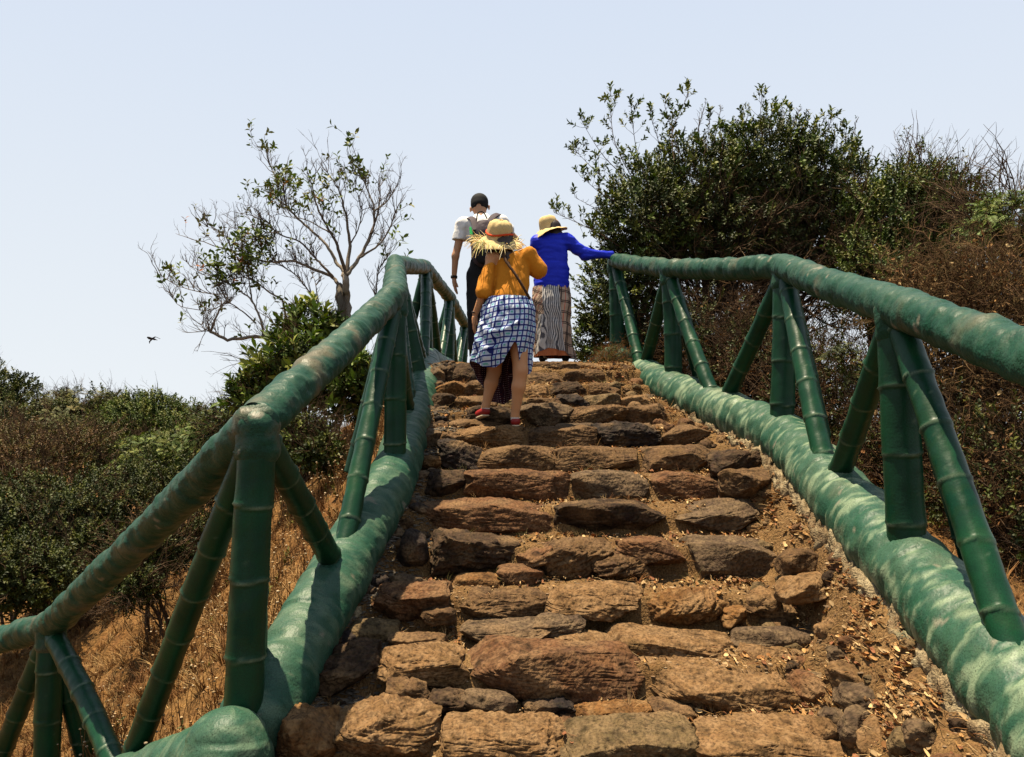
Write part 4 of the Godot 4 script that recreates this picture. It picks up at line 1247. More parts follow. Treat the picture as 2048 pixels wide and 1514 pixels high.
func build_plants():
	SP.oval = sprig_mesh(1, 8, 0.55, 0.24, 1.15)
	SP.small = sprig_mesh(2, 11, 0.34, 0.17, 1.25, 0.6)
	SP.laurel = sprig_mesh(3, 7, 0.75, 0.27, 1.2, 0.4)
	SP.sparse = sprig_mesh(4, 4, 0.6, 0.26, 1.3, 0.5)
	SP.feather = feather_mesh(5)
	SP.spray = spray_mesh(6, 16, 0.6)
	SP.tangle = spray_mesh(7, 22, 1.5)
	SP.tuft = tuft_mesh(8, 12, 0.7)
	SP.flat = tuft_mesh(9, 10, 1.5)

	# ------ the big evergreen over the right-hand railing
	var t := thing("evergreen_tree", "wide dark evergreen tree with upright shoots behind the right railing's far end", "tree", foot_at(1480, 10.4))
	var low := [lobe(1440, 560, 10.2, 190, 90), lobe(1620, 570, 10.2, 170, 110)]
	var crown := [lobe(1300, 440, 10.0, 105, 105), lobe(1400, 380, 10.4, 120, 85), lobe(1530, 350, 10.4, 120, 105), lobe(1640, 400, 10.6, 115, 110), lobe(1240, 590, 10.0, 75, 100), lobe(1215, 690, 10.0, 60, 60), lobe(1420, 480, 10.2, 150, 90), lobe(1580, 480, 10.3, 150, 90)]
	grow(t, crown + low, {"trunk": 0.07, "foot": 0.35, "branchlets": 46, "wood": Color(0.075, 0.055, 0.04), "layers": [
		{"name": "crown", "mesh": SP.small, "n": 9800, "s0": 0.09, "s1": 0.16, "cols": DEEP, "lobes": crown, "gap": -0.3},
		{"name": "crown_tips", "mesh": SP.oval, "n": 2400, "s0": 0.07, "s1": 0.17, "cols": GREEN, "lobes": crown.slice(0, 6), "bias": 0.18, "minf": 0.75, "up": 0.9, "gap": -0.15},
		{"name": "twigs", "mesh": SP.spray, "mat": M.bark, "n": 1100, "s0": 0.25, "s1": 0.55, "cols": TWIG, "lobes": low + [crown[6], crown[7]], "bias": 0.45, "gap": -0.5, "up": 0.3}]})
	shoots(t, [[1290, 400, 1222, 188], [1300, 380, 1262, 215], [1280, 380, 1165, 245], [1260, 400, 1150, 300], [1270, 420, 1165, 355], [1265, 470, 1150, 395], [1250, 500, 1108, 425], [1255, 520, 1160, 440], [1330, 350, 1300, 230], [1350, 330, 1378, 188], [1370, 330, 1330, 215], [1400, 330, 1420, 240], [1500, 290, 1485, 235], [1525, 280, 1524, 192], [1540, 280, 1550, 220], [1600, 330, 1600, 255], [1650, 330, 1662, 240], [1680, 350, 1690, 262], [1560, 290, 1580, 230], [1450, 320, 1440, 262]], 10.0, SP.oval, Vector2(0.08, 0.14), GREEN, 30.0)
	shoots(t, [[1420, 330, 1442, 218], [1410, 320, 1400, 225], [1545, 280, 1575, 215], [1580, 300, 1600, 218], [1690, 350, 1712, 240], [1700, 370, 1745, 300], [1490, 300, 1470, 240], [1390, 320, 1412, 205]], 10.2, SP.sparse, Vector2(0.03, 0.05), OLIVE, 34.0, 0.9)

	# ------ darker trees further along to the right
	t = thing("shrub_tree", "dark leafy shrub tree right of the wide evergreen, with bare twig tips", "tree", foot_at(1800, 9.6), "shrubs beyond the right railing")
	crown = [lobe(1770, 440, 9.6, 85, 95), lobe(1840, 400, 9.8, 75, 80), lobe(1900, 440, 9.8, 80, 80), lobe(1760, 560, 9.4, 110, 100), lobe(1880, 540, 9.6, 110, 90)]
	grow(t, crown, {"trunk": 0.05, "foot": 0.3, "branchlets": 26, "layers": [
		{"name": "crown", "mesh": SP.small, "n": 5200, "s0": 0.10, "s1": 0.17, "cols": GREEN, "gap": -0.3},
		{"name": "twigs", "mesh": SP.spray, "mat": M.bark, "n": 220, "s0": 0.3, "s1": 0.55, "cols": TWIG, "bias": 0.4, "up": 0.9}]})
	shoots(t, [[1780, 400, 1800, 290], [1800, 390, 1818, 265], [1830, 370, 1838, 300], [1890, 400, 1885, 285], [1900, 400, 1925, 310], [1860, 380, 1862, 300], [1780, 390, 1765, 330]], 9.6, SP.sparse, Vector2(0.04, 0.07), OLIVE, 26.0, 0.6)
	t = thing("shrub_tree", "feathery pale green shrub at the right edge above the dry vines", "tree", foot_at(2040, 7.2), "shrubs beyond the right railing")
	crown = [lobe(1990, 450, 7.2, 70, 55), lobe(2060, 450, 7.2, 80, 70), lobe(2070, 560, 7.0, 90, 80)]
	grow(t, crown, {"trunk": 0.035, "foot": 0.2, "branchlets": 22, "layers": [
		{"name": "crown", "mesh": SP.feather, "n": 520, "s0": 0.10, "s1": 0.2, "cols": FRESH, "gap": -0.15, "up": 0.8},
		{"name": "twigs", "mesh": SP.spray, "mat": M.bark, "n": 160, "s0": 0.25, "s1": 0.5, "cols": TWIG, "up": 0.8}]})

	# ------ dry vines and undergrowth behind the right-hand railing
	t = thing("dry_thicket", "brown tangle of dead vines at the right edge above the railing", "thicket", foot_at(1960, 6.4), "dry undergrowth beyond the right railing")
	crown = [lobe(1860, 590, 6.6, 130, 70), lobe(1990, 590, 6.2, 120, 110), lobe(1960, 720, 6.3, 150, 140), lobe(2060, 800, 6.0, 140, 160)]
	grow(t, crown, {"trunk": 0.02, "foot": 0.4, "branchlets": 60, "stem_name": "stems", "wood": Color(0.10, 0.065, 0.04), "layers": [
		{"name": "dead_twigs", "mesh": SP.tangle, "mat": M.bark, "n": 2600, "s0": 0.16, "s1": 0.36, "cols": [Color(0.15, 0.088, 0.045), Color(0.20, 0.125, 0.06), Color(0.10, 0.058, 0.032), Color(0.13, 0.09, 0.04)], "mess": 1.2, "gap": -0.5, "bias": 0.5},
		{"name": "dead_leaves", "mesh": flake_mesh(91), "mat": M.dry, "n": 2600, "s0": 0.02, "s1": 0.05, "cols": [Color(0.22, 0.12, 0.045), Color(0.16, 0.075, 0.03), Color(0.30, 0.21, 0.10)], "mess": 2.0, "gap": -0.4}]})
	t = thing("dry_thicket", "dark reddish undergrowth seen between the right railing's posts", "thicket", foot_at(1700, 7.0), "dry undergrowth beyond the right railing")
	crown = [lobe(1420, 700, 9.2, 130, 110), lobe(1530, 760, 8.4, 140, 120), lobe(1680, 820, 7.4, 150, 140), lobe(1850, 950, 6.2, 170, 190), lobe(2010, 1030, 5.4, 150, 200), lobe(1330, 690, 9.8, 80, 70)]
	grow(t, crown, {"trunk": 0.02, "foot": 0.7, "branchlets": 50, "stem_name": "stems", "wood": Color(0.06, 0.038, 0.025), "layers": [
		{"name": "dead_twigs", "mesh": SP.tangle, "mat": M.bark, "n": 4200, "s0": 0.16, "s1": 0.38, "cols": [Color(0.070, 0.042, 0.025), Color(0.095, 0.056, 0.03), Color(0.045, 0.03, 0.02), Color(0.11, 0.062, 0.03)], "mess": 1.2, "gap": -0.5, "bias": 0.55},
		{"name": "dead_leaves", "mesh": flake_mesh(92), "mat": M.dry, "n": 1700, "s0": 0.02, "s1": 0.055, "cols": [Color(0.14, 0.065, 0.025), Color(0.10, 0.05, 0.02), Color(0.18, 0.11, 0.05)], "mess": 2.0, "gap": -0.4},
		{"name": "leaves", "mesh": SP.small, "n": 3800, "s0": 0.07, "s1": 0.13, "cols": DEEP, "gap": -0.15, "gapf": 1.8, "bias": 0.6}]})
	t = thing("fern_clump", "green ferny clump low behind the second post of the right railing", "fern", foot_at(1690, 6.6))
	grow(t, [lobe(1690, 730, 6.8, 45, 40), lobe(1500, 840, 7.4, 36, 26)], {"trunk": 0.01, "branchlets": 10, "stem_name": "stems", "layers": [{"name": "fronds", "mesh": SP.feather, "n": 170, "s0": 0.05, "s1": 0.10, "cols": DEEP, "up": 0.7}]})
	t = thing("weed_tuft", "reddish dry weed sprawling over the far end of the right base log", "weed", hx(1.28, 0.66, 8.45))
	grow(t, [lobe(1225, 720, 8.5, 30, 26), lobe(1205, 735, 8.4, 18, 16)], {"trunk": 0.004, "foot": 0.05, "foot_y": EYE + 0.6, "branchlets": 20, "stem_name": "stems", "wood": Color(0.14, 0.06, 0.03), "layers": [
		{"name": "stalks", "mesh": SP.tangle, "mat": M.bark, "n": 300, "s0": 0.06, "s1": 0.14, "cols": [Color(0.20, 0.08, 0.03), Color(0.15, 0.10, 0.03), Color(0.26, 0.12, 0.045)], "mess": 1.0},
		{"name": "leaves", "mesh": SP.small, "n": 170, "s0": 0.03, "s1": 0.06, "cols": OLIVE, "mess": 0.8}]})

	# ------ left: leafy shrub under the bare tree, hillside shrubs behind
	t = thing("laurel_shrub", "glossy broad-leaved shrub at the foot of the bare tree", "shrub", foot_at(640, 8.6))
	crown = [lobe(622, 672, 8.6, 58, 46), lobe(588, 745, 8.3, 72, 60), lobe(690, 775, 8.4, 85, 60), lobe(520, 800, 8.2, 52, 38)]
	grow(t, crown, {"trunk": 0.02, "foot": 0.3, "branchlets": 24, "layers": [
		{"name": "crown", "mesh": SP.laurel, "n": 1150, "s0": 0.10, "s1": 0.17, "cols": FRESH, "up": 0.8, "gap": -0.25},
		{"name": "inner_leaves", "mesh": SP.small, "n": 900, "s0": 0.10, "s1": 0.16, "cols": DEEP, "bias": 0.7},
		{"name": "twigs", "mesh": SP.spray, "mat": M.bark, "n": 140, "s0": 0.2, "s1": 0.4, "cols": TWIG, "up": 0.9}]})
	bare_tree()
	var spots := [
		["shrub", "loose leafy shrub at the far left edge against the sky", [[10, 800, 12.0, 66, 52], [40, 866, 11.5, 80, 58], [-60, 806, 12.0, 70, 88]], SP.oval, DEEP, 2300, 0.07, 0.13, 0.05],
		["shrub", "pale fuzzy shrub with feathery tops near the left edge", [[140, 815, 12.0, 66, 34], [120, 870, 11.6, 90, 55], [210, 812, 12.2, 46, 28]], SP.feather, OLIVE, 1300, 0.08, 0.17, 0.30],
		["shrub", "rounded dark green shrub on the left skyline", [[300, 842, 11.6, 82, 50], [250, 860, 11.4, 70, 46], [370, 860, 11.4, 58, 46]], SP.small, GREEN, 5200, 0.06, 0.13, 0.05],
		["shrub", "brown half-dead shrub low at the left edge", [[70, 935, 9.6, 110, 80], [0, 905, 9.8, 90, 76], [170, 905, 9.8, 70, 56]], SP.small, [Color(0.10, 0.075, 0.018), Color(0.13, 0.07, 0.024), Color(0.07, 0.065, 0.014), Color(0.085, 0.045, 0.018)], 2600, 0.05, 0.11, 0.9],
		["shrub", "feathery green shrub below the left skyline", [[320, 926, 10.0, 100, 58], [420, 896, 9.8, 70, 52], [240, 926, 10.2, 60, 48]], SP.feather, FRESH, 2100, 0.08, 0.17, 0.15],
		["shrub", "thin weedy shrub beside the near corner of the left railing", [[445, 846, 9.4, 40, 38], [490, 854, 9.0, 45, 38]], SP.feather, FRESH, 480, 0.07, 0.14, 0.2],
		["shrub", "deep dark thicket low on the left, under the brown shrub", [[130, 1050, 8.6, 130, 90], [20, 1060, 8.4, 100, 100], [260, 1010, 9.0, 90, 70], [380, 980, 9.2, 70, 60], [60, 1150, 7.8, 110, 70], [-40, 1160, 7.6, 90, 80], [180, 1120, 8.2, 80, 60]], SP.small, DEEP, 9000, 0.06, 0.13, 0.6],
		["shrub", "small dark bush on the dry slope inside the bend of the railing", [[310, 1110, 6.6, 62, 50], [270, 1170, 6.3, 50, 45], [360, 1060, 6.9, 45, 35]], SP.small, DEEP, 2000, 0.04, 0.09, 0.3],
		["shrub", "low green bush on the slope right of the corner post", [[600, 885, 7.2, 60, 40], [640, 908, 7.0, 40, 28]], SP.oval, GREEN, 900, 0.04, 0.09, 0.2],
	]
	for s in spots:
		var ls := []
		for q in s[2]: ls.append(lobe(q[0], q[1], q[2], q[3], q[4]))
		t = thing(s[0], s[1], "shrub", foot_at(s[2][0][0], s[2][0][2]), "shrubs on the left hillside")
		var layers := [{"name": "foliage", "mesh": s[3], "n": s[5], "s0": s[6], "s1": s[7], "cols": s[4], "gap": -0.3, "up": 0.6}]
		layers.append({"name": "twigs", "mesh": SP.spray, "mat": M.bark, "n": 30 + int(600 * s[8]), "s0": 0.15, "s1": 0.32, "cols": TWIG, "up": 0.7})
		if s[3] != SP.small:
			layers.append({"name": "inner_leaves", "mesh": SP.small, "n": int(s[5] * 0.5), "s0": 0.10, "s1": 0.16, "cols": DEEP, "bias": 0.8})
		grow(t, ls, {"trunk": 0.025, "foot": 0.3, "branchlets": 16, "layers": layers})
	grass()

func bare_tree():
	var t := thing("bare_tree", "nearly leafless crooked tree with grey forked trunk left of the walkers", "tree", foot_at(690, 9.0))
	var base := t.position
	# limbs as they run, in the picture's own units (three per pixel, from 280, 250)
	var limbs := [
		[0.062, 0.046, [[1250, 1420], [1240, 1250], [1212, 1050], [1206, 930]]],
		[0.052, 0.038, [[1275, 1400], [1262, 1230], [1256, 1050], [1250, 930], [1242, 840]]],
		[0.026, 0.004, [[1206, 930], [1170, 870], [1050, 810], [940, 760], [790, 760], [650, 720], [560, 690], [440, 640], [310, 600]]],
		[0.026, 0.004, [[1242, 840], [1190, 760], [1130, 640], [1000, 500], [900, 380], [860, 240], [800, 110], [790, 70]]],
		[0.026, 0.004, [[1246, 840], [1210, 700], [1160, 560], [1080, 400], [1050, 250], [1010, 130]]],
		[0.028, 0.004, [[1250, 840], [1270, 650], [1250, 450], [1200, 250], [1120, 110]]],
		[0.028, 0.004, [[1252, 850], [1330, 730], [1400, 560], [1420, 400], [1360, 200], [1290, 110]]],
		[0.016, 0.003, [[1400, 560], [1450, 380], [1450, 150]]],
		[0.016, 0.003, [[1330, 730], [1450, 640], [1520, 500], [1560, 410]]],
		[0.013, 0.003, [[1420, 400], [1500, 330], [1560, 210]]],
		[0.018, 0.004, [[1170, 870], [1110, 790], [1050, 720], [970, 620], [840, 560], [770, 480], [690, 440], [670, 390]]],
		[0.030, 0.014, [[1100, 1480], [1000, 1390], [890, 1300], [700, 1285], [530, 1300], [430, 1250], [415, 1215]]],
		[0.013, 0.003, [[430, 1250], [480, 1100], [530, 1000], [400, 980], [230, 930], [90, 830]]],
		[0.007, 0.002, [[415, 1215], [395, 1240], [370, 1200]]],
		[0.016, 0.003, [[885, 1295], [870, 1050], [790, 980], [700, 900], [620, 870], [520, 900], [450, 960]]],
		[0.017, 0.003, [[750, 1285], [730, 1170], [680, 1040], [600, 960], [520, 900], [440, 860], [300, 790]]],
		[0.010, 0.002, [[700, 1190], [620, 1110], [530, 1050], [430, 1100], [260, 1080], [200, 1010], [210, 930]]],
		[0.013, 0.003, [[1120, 1160], [1090, 1070], [1020, 960], [940, 850], [830, 760], [760, 640], [690, 500], [640, 420]]],
		[0.008, 0.002, [[1085, 1060], [1060, 900], [1040, 840]]],
		[0.012, 0.002, [[1400, 1300], [1430, 1000], [1440, 850], [1480, 740], [1490, 620]]],
		[0.010, 0.002, [[680, 1040], [660, 900], [640, 780], [560, 690], [500, 560], [360, 500]]],
		[0.010, 0.002, [[1160, 560], [1000, 460], [880, 430], [850, 300]]],
		[0.010, 0.002, [[1270, 650], [1330, 500], [1340, 330], [1250, 180]]],
		[0.009, 0.002, [[840, 560], [760, 560], [660, 640], [600, 540], [520, 480]]],
	]
	var trunk := Buf.new()
	var fine := Buf.new()
	var leaves := []
	var tints := []
	var bark := [Color(0.26, 0.22, 0.18), Color(0.13, 0.10, 0.08), Color(0.19, 0.155, 0.125)]
	for k in limbs.size():
		var l: Array = limbs[k]
		var pts := []
		var dz := rnd(-0.5, 0.5) if k > 1 else 0.0
		var n: int = l[2].size()
		for j in n:
			var f := float(j) / (n - 1)
			pts.append(at(280 + l[2][j][0] / 3.03, 250 + l[2][j][1] / 3.03 + 58.0 * clampf(1.0 - l[2][j][1] / 1250.0, 0.0, 1.0), 9.0 + dz * f + nv.get_noise_2d(k * 3.0, j * 0.8) * 0.1) - base)
		pts = curve_pts(pts, 5)
		# crooked
		for j in range(1, pts.size() - 1):
			pts[j] += rdir() * l[0] * 0.35
		var rr := []
		for j in pts.size(): rr.append(lerpf(l[0], l[1], pow(float(j) / (pts.size() - 1), 0.7)))
		tube(trunk, pts, rr, 8 if k < 2 else 6, bark[k % 3] if k > 1 else bark[0] * (1.1 if k else 0.5))
		if k < 2: continue
		var count := int(pts.size() * 0.8)
		for q in count:
			var f := rnd(0.22, 1.0)
			var p: Vector3 = pts[int(f * (pts.size() - 1))]
			var along: Vector3 = (pts[mini(int(f * (pts.size() - 1)) + 1, pts.size() - 1)] - pts[maxi(int(f * (pts.size() - 1)) - 1, 0)]).normalized()
			twig(fine, p, (along * 0.6 + rdir() * 0.75 + Vector3(0, 0.55, 0)).normalized(), rnd(0.13, 0.33), 0.0050, 2, leaves, tints, pts[pts.size() / 2])
	put("trunk", mesh_of(trunk), M.bark, t)
	put("twigs", mesh_of(fine), M.bark, t)
	var mm := scatter("crown", SP.sparse, M.leaf, leaves, tints, t)
	mm.set_meta("kind", "stuff")

func twig(b: Buf, p: Vector3, dv: Vector3, l: float, r: float, depth: int, leaves: Array, tints: Array, _c: Vector3):
	var pts := [p]
	for k in 4:
		dv = (dv + rdir() * 0.30 + Vector3(0, 0.10, 0)).normalized()
		p += dv * l / 4.0
		pts.append(p)
	tube(b, pts, [r, r * 0.85, r * 0.7, r * 0.55, r * 0.35], 4, Color(0.11, 0.085, 0.07) * rnd(0.7, 1.6), false)
	if depth > 0:
		for k in 2 + rng.randi() % 2:
			twig(b, pts[1 + rng.randi() % 4], (dv + rdir() * 0.8).normalized(), l * rnd(0.4, 0.65), r * 0.6, depth - 1, leaves, tints, _c)
	# leaves come in patches
	if rng.randf() < 0.04 + 0.34 * clampf(nv.get_noise_3dv(p * 1.5 + Vector3(3, 3, 3)) * 2.0, -0.3, 1.0):
		leaves.append(Transform3D(spun((dv + Vector3(rnd(-1, 1), rnd(-0.3, 0.8), rnd(-1, 1)) * 0.6).normalized(), rnd(0, TAU)).scaled(Vector3.ONE * rnd(0.09, 0.15)), pts[4]))
		tints.append((Color(0.30, 0.10, 0.03) if rng.randf() < 0.03 else [GREEN[0], GREEN[1], OLIVE[1], FRESH[1]][rng.randi() % 4]) * rnd(0.8, 1.3))

func grass():
	# dry grass over the left slope, thinner on the right
	var sets := [[], []]
	var tints := [[], []]
	while sets[0].size() + sets[1].size() < 15000:
		var d := rnd(2.0, 10.5)
		var left := rng.randf() < 0.85
		var x: float
		if left:
			x = lin(LLOG, d, 1) - 0.16 - pow(rng.randf(), 0.8) * 4.6
		else:
			x = lin(RLOG, d, 1) + 0.2 + rng.randf() * 2.0
		if ns.get_noise_2d(x * 1.6, d * 1.6) < rnd(-0.45, 0.1): continue
		var g := 0 if rng.randf() < 0.4 else 1
		var s := rnd(0.05, 0.13) if g else rnd(0.07, 0.20)
		var up := Vector3(rnd(-0.5, 0.5) - 0.35, 1, rnd(-0.5, 0.5))
		sets[g].append(Transform3D(spun(up, rnd(0, TAU)).scaled(Vector3.ONE * s), hx(x, hill_h(x, d) - 0.01, d)))
		tints[g].append(STRAW[rng.randi() % 4] * rnd(0.5, 1.05))
	var names := ["tall dry straw-coloured grass on the left hillside", "matted dead grass lying over the ochre slope"]
	for g in 2:
		var o := scatter("dry_grass", [SP.tuft, SP.flat][g], M.dry, sets[g], tints[g])
		tag(o, names[g], "grass", "", "stuff")
	# small weeds with pale seed heads along the outside of the left railing
	var head := SphereMesh.new()
	head.radius = 0.5
	head.height = 0.8
	head.radial_segments = 7
	head.rings = 4
	var hl := []
	var hc := []
	var stems := Buf.new()
	var gl := []
	var gc := []
	for k in 900:
		var d := rnd(3.6, 9.0)
		var x := lin(LLOG, d, 1) - 0.22 - pow(rng.randf(), 1.2) * 2.0
		if nv.get_noise_2d(x * 1.4 + 20, d * 1.4) < rnd(-0.5, 0.3): continue
		var f := hx(x, hill_h(x, d) - 0.02, d)
		var n := 2 + rng.randi() % 4
		for j in n:
			var e := f + Vector3(rnd(-0.09, 0.09), rnd(0.12, 0.38), rnd(-0.09, 0.09))
			tube(stems, [f, f.lerp(e, 0.5) + rdir() * 0.02, e], [0.003, 0.0022, 0.0015], 3, Color(0.22, 0.12, 0.05) * rnd(0.6, 1.3), false)
			var s := rnd(0.007, 0.019)
			hl.append(Transform3D(Basis().scaled(Vector3(s, s * 0.8, s)), e))
			hc.append([Color(0.34, 0.24, 0.13), Color(0.26, 0.155, 0.07), Color(0.40, 0.31, 0.20)][rng.randi() % 3] * rnd(0.5, 1.1))
		if rng.randf() < 0.35:
			gl.append(Transform3D(spun(Vector3(rnd(-0.5, 0.5), 1, rnd(-0.5, 0.5)), rnd(0, TAU)).scaled(Vector3.ONE * rnd(0.06, 0.13)), f))
			gc.append(OLIVE[rng.randi() % 4])
	var w := Node3D.new()
	w.name = numbered("seeding_weeds")
	add_child(w, true)
	tag(w, "weeds with pale round seed heads along the outside of the left railing", "weeds", "", "stuff")
	put("stalks", mesh_of(stems), M.bark, w)
	scatter("seed_heads", head, M.dry, hl, hc, w)
	scatter("leaves", SP.small, M.leaf, gl, gc, w)

# ---------------------------------------------------------------- people
func cap(a: Vector3, b: Vector3, ra: float, rb: float, sq := Vector3.ONE, color := 0) -> Array:
	return [a, b, ra, rb, sq, color]

func sdf_into(buf: Buf, prims: Array, cell: float, blend: float, clips := [], wrinkle := 0.0, wfreq := Vector3(14, 14, 14), color := Color(1, 1, 1), cuts := []):
	var lo := Vector3(1e9, 1e9, 1e9)
	var hi := -lo
	for p in prims:
		var r: float = maxf(p[2] / minf(p[4].x, minf(p[4].y, p[4].z)), p[3] / minf(p[4].x, minf(p[4].y, p[4].z))) + 3.0 * cell + wrinkle
		for e in 2:
			lo = lo.min(p[e] - Vector3.ONE * r)
			hi = hi.max(p[e] + Vector3.ONE * r)
	var nx := int((hi.x - lo.x) / cell) + 2
	var ny := int((hi.y - lo.y) / cell) + 2
	var nz := int((hi.z - lo.z) / cell) + 2
	var f := PackedFloat32Array()
	f.resize(nx * ny * nz)
	f.fill(1.0)
	for p in prims:
		var a: Vector3 = p[0]
		var b: Vector3 = p[1]
		var sq: Vector3 = p[4]
		var ms := minf(sq.x, minf(sq.y, sq.z))
		var r := maxf(p[2], p[3]) / ms + blend + 2.5 * cell
		var l0 := ((a.min(b) - Vector3.ONE * r - lo) / cell).floor()
		var h0 := ((a.max(b) + Vector3.ONE * r - lo) / cell).ceil()
		var aa := a * sq
		var ab := b * sq - aa
		var l2 := maxf(ab.length_squared(), 1e-9)
		var ra: float = p[2]
		var dr: float = p[3] - p[2]
		for z in range(maxi(int(l0.z), 0), mini(int(h0.z), nz - 1) + 1):
			for y in range(maxi(int(l0.y), 0), mini(int(h0.y), ny - 1) + 1):
				var row := (z * ny + y) * nx
				for x in range(maxi(int(l0.x), 0), mini(int(h0.x), nx - 1) + 1):
					var q := (lo + Vector3(x, y, z) * cell) * sq - aa
					var t := clampf(q.dot(ab) / l2, 0.0, 1.0)
					var d := ((q - ab * t).length() - ra - dr * t) / lerpf(ms, 1.0, 0.35)
					var g := f[row + x]
					var h := clampf(0.5 + 0.5 * (g - d) / blend, 0.0, 1.0)
					f[row + x] = lerpf(g, d, h) - blend * h * (1.0 - h)
	if wrinkle > 0.0 or clips.size() or cuts.size():
		for z in nz:
			for y in ny:
				for x in nx:
					var i := (z * ny + y) * nx + x
					if absf(f[i]) > 0.12: continue
					var q := lo + Vector3(x, y, z) * cell
					if wrinkle > 0.0:
						f[i] += wrinkle * ns.get_noise_3dv(q * wfreq)
					for c in clips:
						f[i] = maxf(f[i], (q - c[0]).dot(c[1]))
					for c in cuts:
						f[i] = maxf(f[i], c[1] - q.distance_to(c[0]))
	# surface nets
	var id := {}
	var step := [1, nx, nx * ny]
	for z in nz - 1:
		for y in ny - 1:
			for x in nx - 1:
				var i := (z * ny + y) * nx + x
				if absf(f[i]) > cell * 4.0: continue
				var m := 0
				for k in 8:
					if f[i + (k & 1) + ((k >> 1) & 1) * nx + (k >> 2) * nx * ny] < 0.0: m |= 1 << k
				if m == 0 or m == 255: continue
				var sum := Vector3.ZERO
				var n := 0
				for k in 8:
					for e in [1, 2, 4]:
						if k & e: continue
						var k2: int = k | e
						if ((m >> k) & 1) == ((m >> k2) & 1): continue
						var fa := f[i + (k & 1) + ((k >> 1) & 1) * nx + (k >> 2) * nx * ny]
						var fb := f[i + (k2 & 1) + ((k2 >> 1) & 1) * nx + (k2 >> 2) * nx * ny]
						var t := fa / (fa - fb)
						sum += Vector3(k & 1, (k >> 1) & 1, k >> 2).lerp(Vector3(k2 & 1, (k2 >> 1) & 1, k2 >> 2), t)
						n += 1
				id[i] = buf.v.size()
				buf.v.append(lo + (Vector3(x, y, z) + sum / n) * cell)
				buf.c.append(color)
	for i in id:
		for ax in 3:
			var s: int = step[ax]
			var u: int = step[(ax + 1) % 3]
			var w: int = step[(ax + 2) % 3]
			if (f[i] < 0.0) == (f[i + s] < 0.0): continue
			if not (id.has(i - u) and id.has(i - w) and id.has(i - u - w)): continue
			var q := [id[i], id[i - u], id[i - u - w], id[i - w]]
			if f[i] < 0.0: buf.i.append_array([q[0], q[2], q[1], q[0], q[3], q[2]])
			else: buf.i.append_array([q[0], q[1], q[2], q[0], q[2], q[3]])

func rebase(b: Buf, o: Vector3) -> Buf:
	for k in b.v.size(): b.v[k] -= o
	return b

func hand_prims(wrist: Vector3, along: Vector3, palm_n: Vector3, thumb_side: Vector3, curl: float, s := 1.0) -> Array:
	# palm, four unequal bent fingers, a thumb leaving the side of the palm
	var out := []
	along = along.normalized()
	var side := thumb_side.normalized()
	out.append(cap(wrist, wrist + along * 0.045 * s, 0.022 * s, 0.026 * s))
	for k in 2:
		out.append(cap(wrist + along * 0.03 * s + side * (0.016 - 0.032 * k) * s, wrist + along * 0.078 * s + side * (0.024 - 0.048 * k) * s, 0.019 * s, 0.015 * s))
	var lens := [0.068, 0.078, 0.072, 0.056]
	for k in 4:
		var p := wrist + along * 0.085 * s + side * (0.027 - 0.018 * k) * s
		var dv := along
		var l: float = lens[k] * s
		for j in 3:
			dv = (dv + palm_n * curl * (0.7 if j == 0 else 0.55)).normalized()
			var q: Vector3 = p + dv * l * [0.45, 0.32, 0.25][j]
			out.append(cap(p, q, (0.0088 - 0.0006 * j) * s, (0.0082 - 0.0006 * j) * s))
			p = q
	var tp := wrist + along * 0.028 * s + side * 0.024 * s
	var tq := tp + (along * 0.75 + side * 0.65 + palm_n * 0.25).normalized() * 0.038 * s
	out.append(cap(tp, tq, 0.013 * s, 0.010 * s))
	out.append(cap(tq, tq + (along + side * 0.15 + palm_n * 0.35).normalized() * 0.03 * s, 0.010 * s, 0.0085 * s))
	return out

func part(called: String, prims: Array, cell: float, blend: float, m: Material, parent: Node3D, clips := [], wrinkle := 0.0, wf := Vector3(14, 14, 14), cuts := []) -> MeshInstance3D:
	var b := Buf.new()
	sdf_into(b, prims, cell, blend, clips, wrinkle, wf, Color(1, 1, 1), cuts)
	return put(called, mesh_of(rebase(b, parent.position)), m, parent)

func cloth(c: Color, rough := 0.85, sheen := 0.3) -> StandardMaterial3D:
	var m := mat(rough, 0.25, false, c.linear_to_srgb())
	m.rim_enabled = true
	m.rim = sheen
	m.rim_tint = 0.6
	tri(m, 22.0, null, M.weave_h, 0.05)
	return m

func print_mat(im: Image, scale: Vector3) -> StandardMaterial3D:
	var m := mat(0.88, 0.2, false)
	m.albedo_texture = ImageTexture.create_from_image(im)
	m.uv1_scale = scale
	return m

